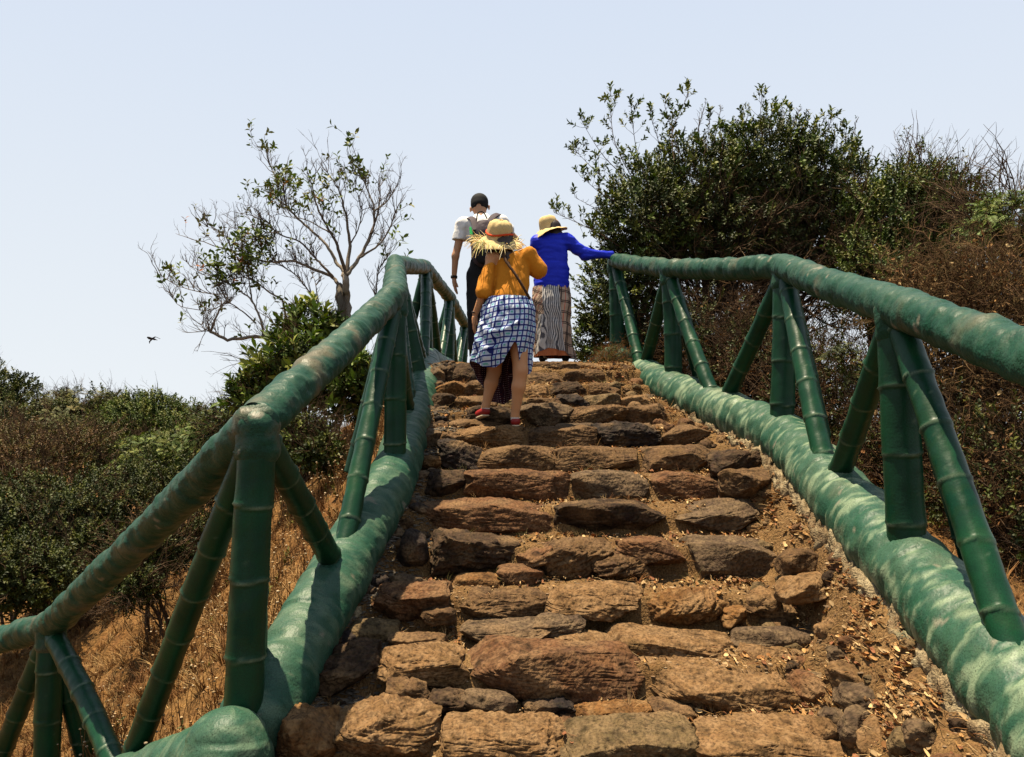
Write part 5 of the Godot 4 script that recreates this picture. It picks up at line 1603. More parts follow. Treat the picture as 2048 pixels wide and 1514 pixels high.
func drape(called: String, parent: Node3D, m: Material, top: Vector3, spec: Dictionary) -> MeshInstance3D:
	# a skirt: rings round an upright axis; hem and width vary with the angle (0 = towards the camera, 90 = right)
	var b := Buf.new()
	var na := 120
	var nvv := 60
	var inset: float = spec.get("inset", 0.0)
	for j in nvv + 1:
		for k in na + 1:
			var deg := -180.0 + 360.0 * k / na
			var th := deg_to_rad(deg)
			var hem := lin(spec.hem, deg, 1)
			var y := lerpf(top.y, hem, float(j) / nvv)
			var drop := top.y - y
			var rx := lin(spec.width, drop, 1)
			var rz := lin(spec.width, drop, 2)
			var cx := lin(spec.width, drop, 3)
			var cz := lin(spec.width, drop, 4)
			var v := clampf(drop / 0.5, 0, 1.2)
			var fold: float = sin(th * spec.folds + 1.7 * sin(th * 2.0) + drop * 3.0) * 0.016 * v + sin(th * (spec.folds * 2.0 + 1.0) + drop * 9.0) * 0.006 * v
			fold += ns.get_noise_3d(sin(th) * 2.5 + spec.seed, drop * 4.5, cos(th) * 2.5) * 0.022
			if spec.has("swag"):
				for s in spec.swag:   # a sagging fold between two angles: [deg0, deg1, y at the ends, sag, height]
					var f: float = (deg - s[0]) / (s[1] - s[0])
					if f > -0.1 and f < 1.1:
						var yc: float = lerpf(s[2], s[3], f) - s[4] * sin(PI * clampf(f, 0, 1))
						var dy := y - yc
						fold += s[5] * (exp(-pow(dy / 0.016, 2.0)) if dy > 0 else exp(-pow(dy / 0.05, 2.0))) * smooth(-0.1, 0.15, f) * smooth(1.1, 0.85, f)
			var r := 1.0
			b.v.append(Vector3(top.x + cx + sin(th) * (rx * r + fold - inset), y, top.z + cz + cos(th) * (rz * r + fold - inset)) - parent.position)
			b.uv.append(Vector2(th * spec.get("around", 0.22) + fold * 0.8, drop + spec.get("skew", 0.0) * sin(th + 0.6) * 0.12))
	for j in nvv:
		for k in na:
			var p := j * (na + 1) + k
			b.i.append_array([p, p + na + 1, p + 1, p + 1, p + na + 1, p + na + 2] if inset > 0 else [p, p + 1, p + na + 1, p + 1, p + na + 2, p + na + 1])
	return put(called, mesh_of(b), m, parent)

func hat(parent: Node3D, centre: Vector3, tilt: Basis, crown_r: float, crown_h: float, brim_r: float, droop: Callable, m: Material, called := "straw_hat") -> MeshInstance3D:
	var b := Buf.new()
	var prof := [[0.02, crown_h], [crown_r * 0.55, crown_h * 0.97], [crown_r * 0.85, crown_h * 0.84], [crown_r * 0.97, crown_h * 0.6], [crown_r, crown_h * 0.3], [crown_r * 1.02, 0.0], [crown_r * 1.25, -0.006], [lerpf(crown_r, brim_r, 0.5), -0.010], [lerpf(crown_r, brim_r, 0.8), -0.012], [brim_r, -0.012], [brim_r, -0.018], [lerpf(crown_r, brim_r, 0.5), -0.017], [crown_r * 0.96, -0.008], [crown_r * 0.9, crown_h * 0.4], [0.02, crown_h * 0.92]]
	var na := 64
	for j in prof.size():
		for k in na:
			var a := TAU * k / na
			var r: float = prof[j][0]
			var y: float = prof[j][1]
			var t := clampf((r - crown_r) / (brim_r - crown_r), 0, 1)
			r *= 1.0 + 0.03 * nv.get_noise_2d(cos(a) * 1.5 + j * 0.1, sin(a) * 1.5)
			y += droop.call(a) * t * t + 0.006 * nv.get_noise_2d(a * 2.0, j * 0.7)
			b.v.append(centre + tilt * Vector3(sin(a) * r, y, cos(a) * r) - parent.position)
			b.c.append(Color(1, 1, 1))
			b.uv.append(Vector2(a / TAU * 10.0, j * 0.6))
	for j in prof.size() - 1:
		for k in na:
			var p := j * na + k
			var q := j * na + (k + 1) % na
			b.i.append_array([p, p + na, q, q, p + na, q + na])
	return put(called, mesh_of(b), m, parent)

func weave_image(c0: Color, c1: Color, c2: Color) -> Image:
	var im := Image.create(64, 64, false, Image.FORMAT_RGB8)
	var r2 := RandomNumberGenerator.new()
	r2.seed = 77
	for y in 64:
		for x in 64:
			var q := ((x / 8) + (y / 8)) % 2
			var e := (y % 8) if q else (x % 8)
			var c := c0.lerp(c1, 0.25 + 0.5 * r2.randf()) if e > 0 and e < 7 else c2
			if ((x / 8) * 7 + (y / 8) * 13) % 11 == 0: c = c.lerp(c2, 0.35)
			im.set_pixel(x, y, c.linear_to_srgb())
	return im

func build_people():
	M.weave_h = noise_tex(0.25, 128, false, 4, FastNoiseLite.TYPE_SIMPLEX, null, 2, 21)
	var skin_man: StandardMaterial3D = M.skin.duplicate()
	skin_man.albedo_color = Color(0.36, 0.19, 0.105).linear_to_srgb()
	M.skin.albedo_color = Color(0.44, 0.215, 0.100).linear_to_srgb()
	var hair := mat(0.5, 0.4, false, Color(0.022, 0.012, 0.008).linear_to_srgb())
	var straw := mat(0.85, 0.2, false)
	straw.albedo_texture = ImageTexture.create_from_image(weave_image(Color(0.50, 0.37, 0.17), Color(0.60, 0.48, 0.25), Color(0.26, 0.16, 0.06)))
	walker_mustard(hair, straw)
	walker_blue(hair, straw)
	walker_man(skin_man)

func walker_mustard(hair: Material, straw: Material):
	var w := thing("person", "person in mustard top and blue checked skirt climbing the steps, straw hat, red shoes", "person", at(1005, 852, 6.35))
	var sh_l := at(984, 516, 6.40)
	var sh_r := at(1056, 512, 6.42)
	var el_l := at(967, 586, 6.30)
	var wr_l := at(950, 629, 6.36)
	var el_r := at(1076, 540, 6.44)
	var wr_r := at(1050, 530, 6.66)
	var hip_r := at(1034, 640, 6.32)
	var hip_l := at(1000, 640, 6.34)
	var kn_r := at(1041, 742, 6.24)
	var an_r := at(1030, 833, 6.28)
	var kn_l := at(988, 742, 6.50)
	var an_l := at(971, 814, 6.46)
	var flat := Vector3(1, 1, 1.35)
	var body := [
		cap(at(1004, 490, 6.47), at(1003, 470, 6.48), 0.078, 0.082), cap(at(1004, 486, 6.55), at(1004, 480, 6.56), 0.035, 0.035),
		cap(at(1004, 487, 6.575), at(1004, 492, 6.585), 0.010, 0.013), cap(at(985, 484, 6.47), at(985, 489, 6.47), 0.012, 0.010), cap(at(1023, 484, 6.47), at(1023, 489, 6.47), 0.012, 0.010),
		cap(at(1016, 522, 6.42), at(1006, 494, 6.46), 0.058, 0.046), cap(sh_l, sh_r, 0.052, 0.052),
		cap(at(1018, 535, 6.42), at(1020, 570, 6.38), 0.120, 0.112, flat), cap(at(1020, 570, 6.38), at(1016, 600, 6.34), 0.112, 0.118, flat), cap(at(1016, 610, 6.33), at(1016, 632, 6.32), 0.135, 0.140, flat),
		cap(sh_l, el_l, 0.047, 0.036), cap(el_l, wr_l, 0.036, 0.024), cap(sh_r, el_r, 0.047, 0.036), cap(el_r, wr_r, 0.036, 0.024),
		cap(hip_r, kn_r, 0.092, 0.058), cap(kn_r, kn_r.lerp(an_r, 0.35) + Vector3(0.0, 0, 0.012), 0.056, 0.054), cap(kn_r.lerp(an_r, 0.35) + Vector3(0, 0, 0.012), an_r, 0.053, 0.031),
		cap(hip_l, kn_l, 0.092, 0.058), cap(kn_l, kn_l.lerp(an_l, 0.35) + Vector3(0, 0, 0.012), 0.056, 0.054), cap(kn_l.lerp(an_l, 0.35) + Vector3(0, 0, 0.012), an_l, 0.053, 0.031),
		cap(an_r, at(1031, 846, 6.30), 0.031, 0.030), cap(at(1031, 847, 6.29), at(1030, 848, 6.46), 0.030, 0.024), cap(an_l, at(970, 826, 6.47), 0.031, 0.030), cap(at(970, 827, 6.46), at(952, 834, 6.54), 0.030, 0.024)]
	var b := Buf.new()
	sdf_into(b, body, 0.010, 0.025)
	sdf_into(b, hand_prims(wr_l, at(948, 652, 6.37) - wr_l, Vector3(0.55, 0, -0.4), Vector3(0.2, 0, -1), 0.22, 0.92), 0.0036, 0.006)
	sdf_into(b, hand_prims(wr_r, Vector3(-0.5, 0.3, -0.6), Vector3(0, 0.3, 0.8), Vector3(0, 1, 0), 0.3, 0.92), 0.0036, 0.006)
	put("body", mesh_of(rebase(b, w.position)), M.skin, w)
	part("hair", [cap(at(1003, 472, 6.45), at(1003, 492, 6.44), 0.098, 0.092), cap(at(1008, 500, 6.41), at(1013, 520, 6.37), 0.075, 0.045), cap(at(990, 495, 6.41), at(982, 508, 6.38), 0.05, 0.02), cap(at(1015, 512, 6.36), at(1020, 532, 6.31), 0.035, 0.014)], 0.010, 0.03, hair, w, [], 0.008, Vector3(40, 8, 40))
	# mustard top, slipped off the left shoulder, with a beige band round the sleeve
	var mustard := cloth(Color(0.43, 0.155, 0.010), 0.8)
	var top := part("top", [cap(at(1024, 530, 6.42), at(1023, 566, 6.38), 0.146, 0.146, flat), cap(at(1023, 566, 6.38), at(1019, 604, 6.34), 0.140, 0.158, flat), cap(at(1040, 515, 6.42), sh_r, 0.072, 0.075), cap(sh_r, el_r, 0.078, 0.072), cap(el_r, el_r.lerp(wr_r, 0.45), 0.070, 0.062),
		cap(sh_l.lerp(el_l, 0.30), sh_l.lerp(el_l, 0.98), 0.056, 0.070)], 0.0085, 0.02, mustard, w,
		[[at(1010, 603, 6.3), Vector3(-0.12, -1, 0)], [at(1012, 510, 6.3), Vector3(-0.45, 1.0, 0.10).normalized()]], 0.012, Vector3(12, 6, 12), [])
	part("sleeve_band", [cap(sh_l.lerp(el_l, 0.20), sh_l.lerp(el_l, 0.34), 0.066, 0.072)], 0.008, 0.02, cloth(Color(0.40, 0.27, 0.15)), top, [[sh_l.lerp(el_l, 0.36), (el_l - sh_l).normalized()], [sh_l.lerp(el_l, 0.17), (sh_l - el_l).normalized()]], 0.006)
	var strap := Buf.new()
	var sp := curve_pts([at(1003, 500, 6.36), at(1012, 522, 6.275), at(1030, 548, 6.225), at(1045, 572, 6.215), at(1060, 598, 6.24)], 8)
	var sr := []
	for k in sp.size(): sr.append(0.010 + 0.0025 * (k % 2))
	tube(strap, sp, sr, 7)
	put("bag_strap", mesh_of(rebase(strap, w.position), true), cloth(Color(0.045, 0.022, 0.012)), w)
	var band := Buf.new()
	tube(band, [wr_l + Vector3(0.004, 0.022, 0), wr_l + Vector3(0.001, 0.006, 0)], [0.030, 0.029], 16)
	put("wristband", mesh_of(rebase(band, w.position), true), cloth(Color(0.03, 0.015, 0.01), 0.5), w)
	# checked skirt, hitched up behind, with the long front panel showing between the legs
	var im := Image.create(128, 128, false, Image.FORMAT_RGB8)
	for y in 128:
		for x in 128:
			var u := x % 64
			var v := y % 64
			var c := Color(0.50, 0.54, 0.62)
			var second: bool = (x / 64 + y / 64) % 2 == 1
			if second and u > 28 and u < 50 and v > 28 and v < 50: c = Color(0.12, 0.36, 0.33)
			elif second: c = Color(0.36, 0.46, 0.60)
			if u > 19 and u < 24 or v > 19 and v < 24: c = Color(0.30, 0.36, 0.55)
			if u < 17 or v < 17: c = Color(0.018, 0.028, 0.15)
			if u < 17 and v < 17: c = Color(0.008, 0.010, 0.07)
			im.set_pixel(x, y, c.linear_to_srgb())
	var check := print_mat(im, Vector3(1 / 0.088, 1 / 0.088, 1))
	var li := Image.create(64, 64, false, Image.FORMAT_RGB8)
	for y in 64:
		for x in 64:
			var c := Color(0.045, 0.010, 0.014) if (x / 16 + y / 16) % 2 == 0 else Color(0.020, 0.008, 0.02)
			if x % 16 > 4 and x % 16 < 11 and y % 16 > 4 and y % 16 < 11: c = Color(0.26, 0.20, 0.20)
			li.set_pixel(x, y, c.linear_to_srgb())
	var lining := print_mat(li, Vector3(1 / 0.07, 1 / 0.07, 1))
	var wt := at(1018, 596, 6.33)
	var hy := func(py): return at(1010, py, 6.15).y
	var hem := [[-180, hy.call(806)], [-150, hy.call(800)], [-125, hy.call(762)], [-95, hy.call(716)], [-60, hy.call(722)], [-30, hy.call(733)], [-8, hy.call(734)], [6, hy.call(722)], [14, hy.call(698)], [20, hy.call(684)], [26, hy.call(684)], [32, hy.call(704)], [42, hy.call(740)], [60, hy.call(748)], [95, hy.call(738)], [125, hy.call(756)], [150, hy.call(792)], [180, hy.call(806)]]
	var spec := {"hem": hem, "width": [[0.0, 0.180, 0.150, 0.0, 0.0], [0.10, 0.215, 0.180, -0.002, 0.01], [0.22, 0.226, 0.195, -0.01, 0.01], [0.36, 0.230, 0.20, -0.035, 0.0], [0.50, 0.240, 0.205, -0.065, -0.02], [0.62, 0.240, 0.20, -0.07, -0.05], [0.85, 0.20, 0.14, -0.05, -0.10]], "folds": 8.0, "seed": 3.0, "swag": [[-78, 30, hy.call(634), hy.call(636), 0.11, 0.020], [-85, 20, hy.call(664), hy.call(676), 0.10, 0.016]], "skew": 0.25}
	var sk := drape("skirt", w, check, wt, spec)
	var inner: Dictionary = spec.duplicate()
	inner.inset = 0.005
	drape("lining", w, lining, wt, inner)
	# red slip-on shoes
	var red := mat(0.5, 0.4, false, Color(0.20, 0.008, 0.006).linear_to_srgb())
	var sole := mat(0.8, 0.3, false, Color(0.45, 0.36, 0.24).linear_to_srgb())
	var s1 := part("shoe", [cap(at(1031, 843, 6.27), at(1030, 846, 6.48), 0.040, 0.036)], 0.006, 0.02, red, w, [[at(1031, 836.5, 6.27), Vector3(0, 1, 0.12).normalized()]])
	part("sole", [cap(at(1031, 851.5, 6.27), at(1030, 851, 6.48), 0.036, 0.034, Vector3(1, 3.2, 1))], 0.005, 0.01, sole, s1.get_parent(), [])
	part("shoe", [cap(at(971, 823, 6.45), at(951, 832, 6.55), 0.040, 0.034)], 0.006, 0.02, red, w, [[at(971, 817, 6.45), Vector3(0.15, 1, 0.1).normalized()]])
	part("sole", [cap(at(970, 831, 6.45), at(950, 839, 6.55), 0.037, 0.033, Vector3(1, 3.0, 1))], 0.005, 0.01, sole, w, [])
	var white := cloth(Color(0.5, 0.45, 0.4))
	part("sock", [cap(at(1030, 838, 6.28), at(1030, 834.5, 6.28), 0.036, 0.036)], 0.006, 0.01, white, w)
	part("sock", [cap(at(971, 819, 6.46), at(971, 815.5, 6.46), 0.036, 0.036)], 0.006, 0.01, white, w)
	# straw hat with an unravelled brim and a red band
	var tilt := Basis.from_euler(Vector3(0.42, 0, -0.12))
	var hc := at(998, 476, 6.46)
	var h := hat(w, hc, tilt, 0.108, 0.150, 0.205, func(a): return -0.035 - 0.045 * maxf(0.0, -sin(a)), straw)
	var rb := Buf.new()
	var ring := []
	var rr := []
	for k in 41:
		var a := TAU * k / 40.0
		ring.append(hc + tilt * Vector3(sin(a) * 0.111, 0.042 + 0.012 * sin(a * 2.0), cos(a) * 0.111))
		rr.append(0.0085)
	tube(rb, ring, rr, 6)
	put("hat_band", mesh_of(rebase(rb, w.position), true), cloth(Color(0.50, 0.055, 0.015)), h)
	var fr := Buf.new()
	for k in 120:
		var a := rnd(0, TAU)
		if rng.randf() < 0.6: a = rnd(-2.5, -0.5)      # mostly on the left
		var r0 := rnd(0.15, 0.205)
		var p0 := tilt * Vector3(sin(a) * r0, -0.018 - 0.02 * maxf(0, -sin(a)), cos(a) * r0)
		var ou := (tilt * Vector3(sin(a), 0, cos(a)) + rdir() * 0.8).normalized()
		var l := rnd(0.03, 0.10) * (1.6 if rng.randf() < 0.25 else 1.0)
		var dn := rnd(0.0, 0.9)
		var pts := []
		for j in 5:
			var t := j / 4.0
			pts.append(hc + p0 + ou * l * t + Vector3(0, -dn * l * t * t, 0))
		var cc: Color = [Color(0.66, 0.52, 0.27), Color(0.52, 0.36, 0.14), Color(0.74, 0.64, 0.42), Color(0.42, 0.42, 0.16)][rng.randi() % 4]
		tube(fr, pts, [0.0026, 0.0029, 0.0027, 0.0022, 0.0012], 4, cc)
	put("loose_straw", mesh_of(rebase(fr, w.position)), M.dry, h).set_meta("kind", "stuff")

func walker_blue(hair: Material, straw: Material):
	var w := thing("person", "person in royal blue jacket and plaid wrap skirt, hand on the right railing", "person", at(1105, 720, 9.0))
	var sh_l := at(1076, 484, 8.98)
	var sh_r := at(1132, 481, 8.98)
	var el_r := at(1170, 508, 9.02)
	var wr_r := at(1212, 509, 9.10)
	var el_l := at(1070, 520, 9.05)
	var wr_l := at(1085, 530, 9.25)
	var an_l := at(1084, 706, 9.0)
	var an_r := at(1131, 706, 9.02)
	var flat := Vector3(1, 1, 1.3)
	var body := [cap(at(1106, 466, 9.02), at(1106, 452, 9.03), 0.084, 0.086), cap(at(1106, 470, 9.09), at(1106, 468, 9.12), 0.03, 0.02), cap(at(1106, 482, 8.99), at(1106, 468, 9.01), 0.052, 0.048), cap(sh_l, sh_r, 0.055, 0.055),
		cap(at(1104, 495, 8.98), at(1104, 545, 8.98), 0.135, 0.120, flat), cap(at(1104, 560, 8.98), at(1104, 585, 8.98), 0.145, 0.150, flat), cap(sh_r, el_r, 0.046, 0.036), cap(el_r, wr_r, 0.036, 0.025), cap(sh_l, el_l, 0.046, 0.036), cap(el_l, wr_l, 0.036, 0.025),
		cap(at(1090, 590, 8.98), at(1088, 650, 8.94), 0.085, 0.056), cap(at(1088, 650, 8.94), an_l, 0.054, 0.034), cap(at(1120, 590, 8.98), at(1124, 650, 8.98), 0.085, 0.056), cap(at(1124, 650, 8.98), an_r, 0.054, 0.034),
		cap(an_l, at(1085, 716, 9.02), 0.034, 0.03), cap(an_r, at(1131, 716, 9.04), 0.034, 0.03), cap(at(1085, 718, 9.0), at(1084, 718, 9.16), 0.03, 0.024), cap(at(1131, 718, 9.0), at(1132, 718, 9.16), 0.03, 0.024)]
	var b := Buf.new()
	sdf_into(b, body, 0.012, 0.025)
	sdf_into(b, hand_prims(wr_r, at(1230, 511, 9.14) - wr_r, Vector3(0, -1, 0), Vector3(-0.3, 0, -1), 0.35, 0.95), 0.004, 0.006)
	sdf_into(b, hand_prims(wr_l, Vector3(0.5, 0, -0.6), Vector3(0.5, 0, 0.5), Vector3(0, 1, 0), 0.3, 0.95), 0.004, 0.006)
	put("body", mesh_of(rebase(b, w.position)), M.skin, w)
	part("hair", [cap(at(1106, 455, 9.0), at(1108, 478, 8.95), 0.096, 0.07), cap(at(1118, 470, 8.97), at(1120, 482, 8.95), 0.05, 0.03)], 0.012, 0.03, hair, w)
	var blue := cloth(Color(0.010, 0.022, 0.40), 0.5, 0.2)
	var j := part("jacket", [cap(at(1104, 496, 8.98), at(1103, 545, 8.98), 0.180, 0.190, flat), cap(at(1103, 545, 8.98), at(1103, 572, 8.98), 0.200, 0.205, flat), cap(sh_l, sh_r, 0.085, 0.085), cap(sh_r, el_r, 0.085, 0.068), cap(el_r, at(1206, 509, 9.08), 0.066, 0.044), cap(at(1206, 509, 9.08), at(1222, 510, 9.12), 0.042, 0.046), cap(sh_l, el_l, 0.085, 0.07), cap(el_l, wr_l, 0.066, 0.045), cap(at(1106, 484, 8.97), at(1107, 470, 8.98), 0.088, 0.076)], 0.010, 0.035, blue, w, [[at(1104, 579, 9.0), Vector3(0, -1, 0)]], 0.015, Vector3(4, 15, 4))
	part("waistband", [cap(at(1103, 570, 8.98), at(1103, 577, 8.98), 0.208, 0.203, flat)], 0.010, 0.02, blue, j, [[at(1104, 580, 9.0), Vector3(0, -1, 0)], [at(1104, 567, 9.0), Vector3(0, 1, 0)]], 0.006)
	var whitecloth := cloth(Color(0.5, 0.5, 0.52))
	var ax := (el_r - sh_r).normalized()
	for k in 2:
		var c := sh_r.lerp(el_r, 0.50 + 0.2 * k)
		part("sleeve_stripe", [cap(c - ax * 0.01, c + ax * 0.01, 0.084 - 0.004 * k, 0.083 - 0.004 * k)], 0.008, 0.01, whitecloth, j, [[c + ax * 0.009, ax], [c - ax * 0.009, -ax]])
	# wrap skirt in three cloths: plaid, crinkled grey stripes, plaid
	var im := Image.create(512, 512, false, Image.FORMAT_RGB8)
	for y in 512:
		for x in 512:
			var deg := x / 512.0 * 360.0 - 180.0
			var yy := y / 512.0
			var c: Color
			var split := -34.0 + yy * 22.0 if yy < 0.4 else -26.0 - yy * 60.0
			if deg > split and deg < 20.0 + yy * 16.0:
				var s := sin((x + 2.0 * sin(y * 0.05) + 6.0 * sin(y * 0.012 + 1.0)) * TAU / 9.0)
				c = Color(0.42, 0.40, 0.38) if s > -0.1 else Color(0.075, 0.075, 0.085)
			else:
				c = Color(0.36, 0.255, 0.185)
				var px := (x + (y * 0.5 if deg <= split else y * 0.1)) * 1.0
				var py := y - (x * 0.6 if deg <= split else x * 0.1)
				var u := fposmod(px, 58.0)
				var v := fposmod(py, 74.0)
				if u < 5 or (u > 9 and u < 14) or v < 6 or (v > 11 and v < 17): c = Color(0.035, 0.028, 0.028)
				elif absf(u - 36) < 2: c = Color(0.40, 0.10, 0.06)
				elif u < 26 and v < 34: c = c * 0.8
			im.set_pixel(x, y, c.linear_to_srgb())
	var pm := print_mat(im, Vector3(1.0 / (TAU * 0.22), 1.0 / 0.85, 1))
	pm.uv1_offset = Vector3(0.5, 0, 0)
	var wt := at(1103, 574, 8.98)
	var hy := func(py): return at(1105, py, 8.8).y
	var spec := {"hem": [[-180, hy.call(712)], [-100, hy.call(708)], [-60, hy.call(706)], [-40, hy.call(702)], [-20, hy.call(695)], [10, hy.call(699)], [28, hy.call(702)], [50, hy.call(713)], [90, hy.call(716)], [140, hy.call(712)], [180, hy.call(712)]], "width": [[0.0, 0.205, 0.155, 0.0, 0.0], [0.15, 0.225, 0.185, 0.0, 0.01], [0.4, 0.215, 0.185, 0.005, 0.01], [0.65, 0.215, 0.19, 0.015, 0.0], [0.85, 0.245, 0.21, 0.03, 0.0]], "folds": 7.0, "seed": 9.0}
	drape("skirt", w, pm, wt, spec)
	var orange := print_mat(solid(Color(0.34, 0.11, 0.045)), Vector3.ONE)
	var inner: Dictionary = spec.duplicate()
	inner.inset = 0.006
	inner.hem = [[-180, hy.call(711)], [180, hy.call(711)]]
	drape("lining", w, orange, wt, inner)
	var black := mat(0.6, 0.35, false, Color(0.012, 0.012, 0.014).linear_to_srgb())
	part("shoe", [cap(at(1085, 717, 8.98), at(1084, 718, 9.18), 0.042, 0.036)], 0.008, 0.02, black, w)
	part("shoe", [cap(at(1131, 717, 8.99), at(1132, 718, 9.19), 0.042, 0.036)], 0.008, 0.02, black, w)
	part("sock", [cap(at(1131, 714, 9.0), at(1131, 700, 9.0), 0.044, 0.044)], 0.009, 0.01, black, w)
	part("shoe_trim", [cap(at(1088, 714, 8.96), at(1092, 717, 9.05), 0.022, 0.02)], 0.007, 0.01, whitecloth, w)
	var tilt := Basis.from_euler(Vector3(0.10, 0, 0.20))
	hat(w, at(1098, 458, 9.02), tilt, 0.108, 0.155, 0.215, func(a): return -0.02 - 0.075 * maxf(0.0, -sin(a)) , straw)

func solid(c: Color) -> Image:
	var im := Image.create(8, 8, false, Image.FORMAT_RGB8)
	im.fill(c.linear_to_srgb())
	return im

func walker_man(skin: Material):
	var w := thing("person", "person in white T-shirt, black trousers and black cap, walking on over the crest", "person", at(965, 724, 8.6))
	var sh_l := at(926, 450, 8.6)
	var sh_r := at(1002, 446, 8.6)
	var el_l := at(911, 512, 8.60)
	var wr_l := at(908, 557, 8.66)
	var el_r := at(1030, 478, 8.72)
	var wr_r := at(1020, 470, 8.95)
	var flat := Vector3(1, 1, 1.35)
	var body := [cap(at(959, 418, 8.66), at(959, 405, 8.67), 0.080, 0.084), cap(at(959, 421, 8.75), at(959, 419, 8.77), 0.03, 0.022), cap(at(941, 416, 8.66), at(941, 423, 8.65), 0.014, 0.010), cap(at(978, 412, 8.66), at(978, 419, 8.65), 0.014, 0.010), cap(at(963, 440, 8.60), at(960, 424, 8.64), 0.066, 0.060), cap(sh_l, sh_r, 0.062, 0.062),
		cap(at(964, 462, 8.6), at(966, 500, 8.6), 0.150, 0.130, flat), cap(at(966, 510, 8.6), at(966, 538, 8.6), 0.130, 0.135, flat), cap(sh_l, el_l, 0.052, 0.040), cap(el_l, wr_l, 0.040, 0.028), cap(sh_r, el_r, 0.052, 0.040), cap(el_r, wr_r, 0.040, 0.028),
		cap(at(952, 545, 8.6), at(950, 628, 8.56), 0.085, 0.06), cap(at(950, 628, 8.56), at(951, 706, 8.6), 0.055, 0.036), cap(at(982, 545, 8.6), at(983, 628, 8.62), 0.085, 0.06), cap(at(983, 628, 8.62), at(984, 706, 8.66), 0.055, 0.036)]
	var b := Buf.new()
	sdf_into(b, body, 0.011, 0.025)
	sdf_into(b, hand_prims(wr_l, at(911, 582, 8.68) - wr_l, Vector3(0.75, 0, -0.3), Vector3(0.3, 0, -1), 0.16, 1.05), 0.004, 0.006)
	sdf_into(b, hand_prims(wr_r, Vector3(-0.4, 0.3, -0.8), Vector3(-0.6, 0, 0.3), Vector3(0, 1, 0), 0.3), 0.004, 0.006)
	put("body", mesh_of(rebase(b, w.position)), skin, w)
	var white := cloth(Color(0.56, 0.55, 0.54))
	part("t_shirt", [cap(at(964, 462, 8.6), at(966, 505, 8.6), 0.178, 0.170, flat), cap(at(966, 505, 8.6), at(966, 534, 8.6), 0.170, 0.175, flat), cap(sh_l, sh_r, 0.084, 0.084), cap(at(958, 438, 8.61), at(968, 438, 8.61), 0.07, 0.07), cap(sh_l, sh_l.lerp(el_l, 0.5), 0.080, 0.082), cap(sh_r, sh_r.lerp(el_r, 0.45), 0.080, 0.082)], 0.010, 0.03, white, w, [[at(966, 537, 8.6), Vector3(-0.1, -1, 0)], [sh_l.lerp(el_l, 0.50), (el_l - sh_l).normalized() * Vector3(0.4, 1, 1)]], 0.014, Vector3(9, 6, 9))
	var black := cloth(Color(0.010, 0.010, 0.011), 0.8, 0.1)
	part("trousers", [cap(at(966, 530, 8.6), at(966, 548, 8.6), 0.150, 0.155, flat), cap(at(951, 550, 8.6), at(949, 628, 8.56), 0.105, 0.082), cap(at(949, 628, 8.56), at(951, 712, 8.6), 0.080, 0.070), cap(at(983, 550, 8.6), at(984, 628, 8.62), 0.105, 0.082), cap(at(984, 628, 8.62), at(985, 712, 8.66), 0.080, 0.070)], 0.011, 0.025, black, w, [], 0.012, Vector3(10, 7, 10))
	for x in [951, 985]:
		part("shoe", [cap(at(x, 718, 8.58), at(x, 720, 8.82), 0.045, 0.040)], 0.010, 0.02, black, w)
	# cap worn forwards: dome, strap opening at the back
	var cp := part("cap", [cap(at(959, 409, 8.67), at(959, 404, 8.68), 0.100, 0.100)], 0.007, 0.01, black, w, [[at(959, 416, 8.6), Vector3(0.10, -1, 0.25).normalized()]], 0.0, Vector3.ONE, [[at(957, 411, 8.555), 0.042]])
	part("cap_peak", [cap(at(959, 408, 8.76), at(959, 412, 8.84), 0.075, 0.06, Vector3(1, 6, 1))], 0.006, 0.01, black, cp)
	part("cap_badge", [cap(at(969, 406, 8.588), at(973, 408, 8.60), 0.008, 0.008, Vector3(1, 1.6, 1))], 0.005, 0.005, white, cp)
	var band := Buf.new()
	tube(band, [wr_l + Vector3(0.001, 0.030, 0), wr_l + Vector3(0, 0.002, 0)], [0.038, 0.037], 18)
	put("wrist_watch", mesh_of(rebase(band, w.position), true), black, w)
	# rucksack: a thing of its own, worn on the back
	var bag := thing("backpack", "dark plum backpack with green side strap on the back of the white T-shirt", "backpack", at(968, 480, 8.46))
	var plum := cloth(Color(0.040, 0.028, 0.036), 0.7, 0.2)
	part("bag_body", [cap(at(968, 458, 8.47), at(968, 470, 8.45), 0.105, 0.118, Vector3(1, 1, 1.4)), cap(at(968, 470, 8.45), at(967, 512, 8.45), 0.124, 0.124, Vector3(1, 1, 1.5))], 0.009, 0.03, plum, bag, [], 0.012, Vector3(9, 9, 9))
	part("front_pocket", [cap(at(968, 492, 8.36), at(967, 512, 8.36), 0.09, 0.09, Vector3(1, 1, 2.2))], 0.009, 0.02, black, bag, [], 0.006)
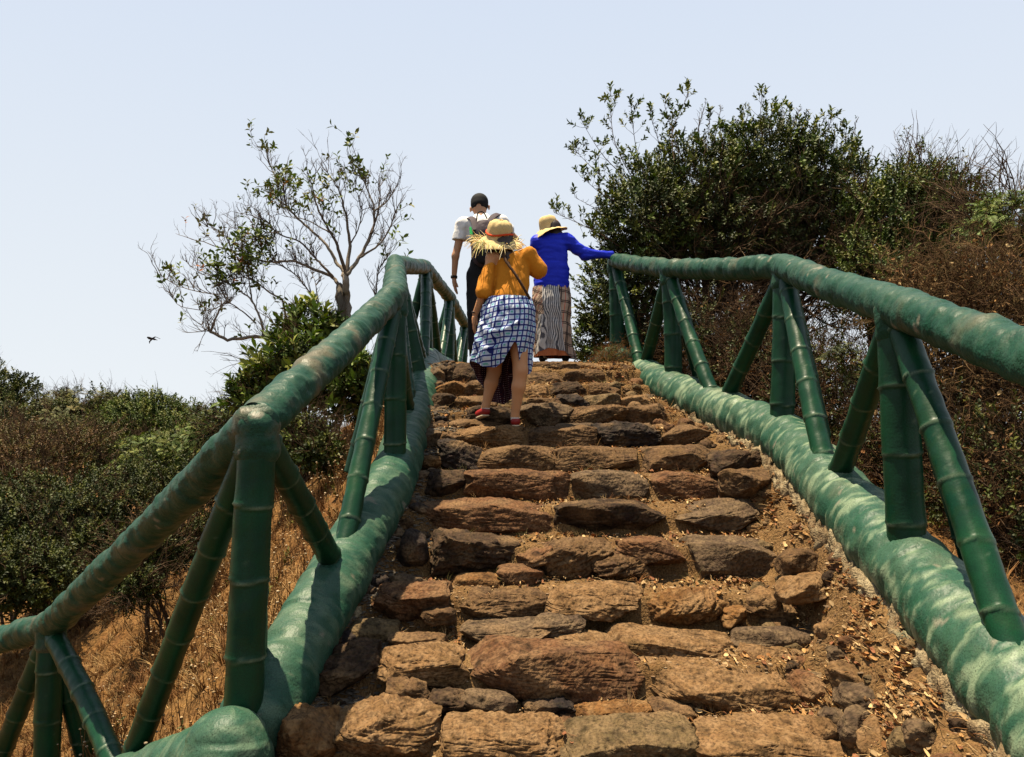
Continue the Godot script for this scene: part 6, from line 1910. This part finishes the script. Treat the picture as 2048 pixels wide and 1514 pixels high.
	for e in [[934, 446, 946, 436, 952, 455], [1000, 438, 985, 432, 975, 452]]:
		var sb := Buf.new()
		var pts := curve_pts([at(e[0] - (968 - e[0]) * 0.12, e[1] + 8, 8.70), at(e[0], e[1] - 8, 8.60), at(e[2], e[3] + 4, 8.50), at(e[4], e[5] + 6, 8.40)], 8)
		for k in pts.size():
			var q := sb.v.size()
			var t: Vector3 = (pts[mini(k + 1, pts.size() - 1)] - pts[maxi(k - 1, 0)]).normalized()
			var n: Vector3 = Vector3(0, 0.75, 0.65).normalized()
			var sd := t.cross(n).normalized()
			for c in [-1, 1]:
				sb.v.append(pts[k] + sd * 0.034 * c)
				sb.v.append(pts[k] + sd * 0.034 * c + n * 0.014)
			if k:
				sb.i.append_array([q - 3, q - 1, q + 1, q - 1, q + 3, q + 1, q - 4, q, q - 2, q - 2, q, q + 2, q - 4, q - 3, q, q - 3, q + 1, q, q - 2, q + 2, q - 1, q - 1, q + 2, q + 3])
		put("shoulder_strap", mesh_of(rebase(sb, bag.position), true), plum, bag)
	var hb := Buf.new()
	var hp := curve_pts([at(953, 441, 8.44), at(956, 426, 8.45), at(966, 424, 8.46), at(974, 437, 8.44)], 6)
	var hr := []
	for k in hp.size(): hr.append(0.007)
	tube(hb, hp, hr, 7)
	put("carry_loop", mesh_of(rebase(hb, bag.position), true), black, bag)
	part("side_strap", [cap(at(941, 456, 8.42), at(943, 470, 8.38), 0.014, 0.018)], 0.006, 0.01, cloth(Color(0.01, 0.22, 0.05)), bag)

func build_details():
	# a bird gliding past on the left
	var bd := thing("bird", "small dark bird gliding in the hazy sky left of the bare tree", "bird", at(304, 677, 16.0))
	var dark := mat(0.8, 0.2, false, Color(0.02, 0.017, 0.015).linear_to_srgb())
	var c := bd.position
	part("body", [cap(c + Vector3(0.02, -0.01, -0.05), c + Vector3(-0.02, 0.0, 0.08), 0.018, 0.028), cap(c + Vector3(-0.028, 0.008, 0.12), c + Vector3(-0.03, 0.008, 0.13), 0.020, 0.016), cap(c + Vector3(0.03, -0.012, -0.06), c + Vector3(0.05, -0.02, -0.14), 0.014, 0.006)], 0.008, 0.02, dark, bd)
	for e in [[Vector3(-0.055, -0.07, 0.0), Vector3(-0.075, -0.10, -0.05)], [Vector3(0.07, 0.035, 0.0), Vector3(0.14, 0.0, -0.06)]]:
		var wb := Buf.new()
		var n := 7
		for k in n:
			var t := k / (n - 1.0)
			var p: Vector3 = (Vector3.ZERO as Vector3).lerp(e[0], minf(t * 2, 1)) + (e[1] - e[0]) * maxf(0, t * 2 - 1)
			var ch := 0.07 * (1.0 - t * 0.75)
			wb.v.append_array([p + Vector3(0, 0.006, ch * 0.4), p + Vector3(0, 0.004, -ch), p + Vector3(0, -0.004, 0)])
			if k:
				var q := k * 3
				wb.i.append_array([q - 3, q, q - 2, q - 2, q, q + 1, q - 3, q - 1, q, q, q - 1, q + 2, q - 2, q + 1, q - 1, q - 1, q + 1, q + 2])
		put("wing", mesh_of(wb), dark, bd)
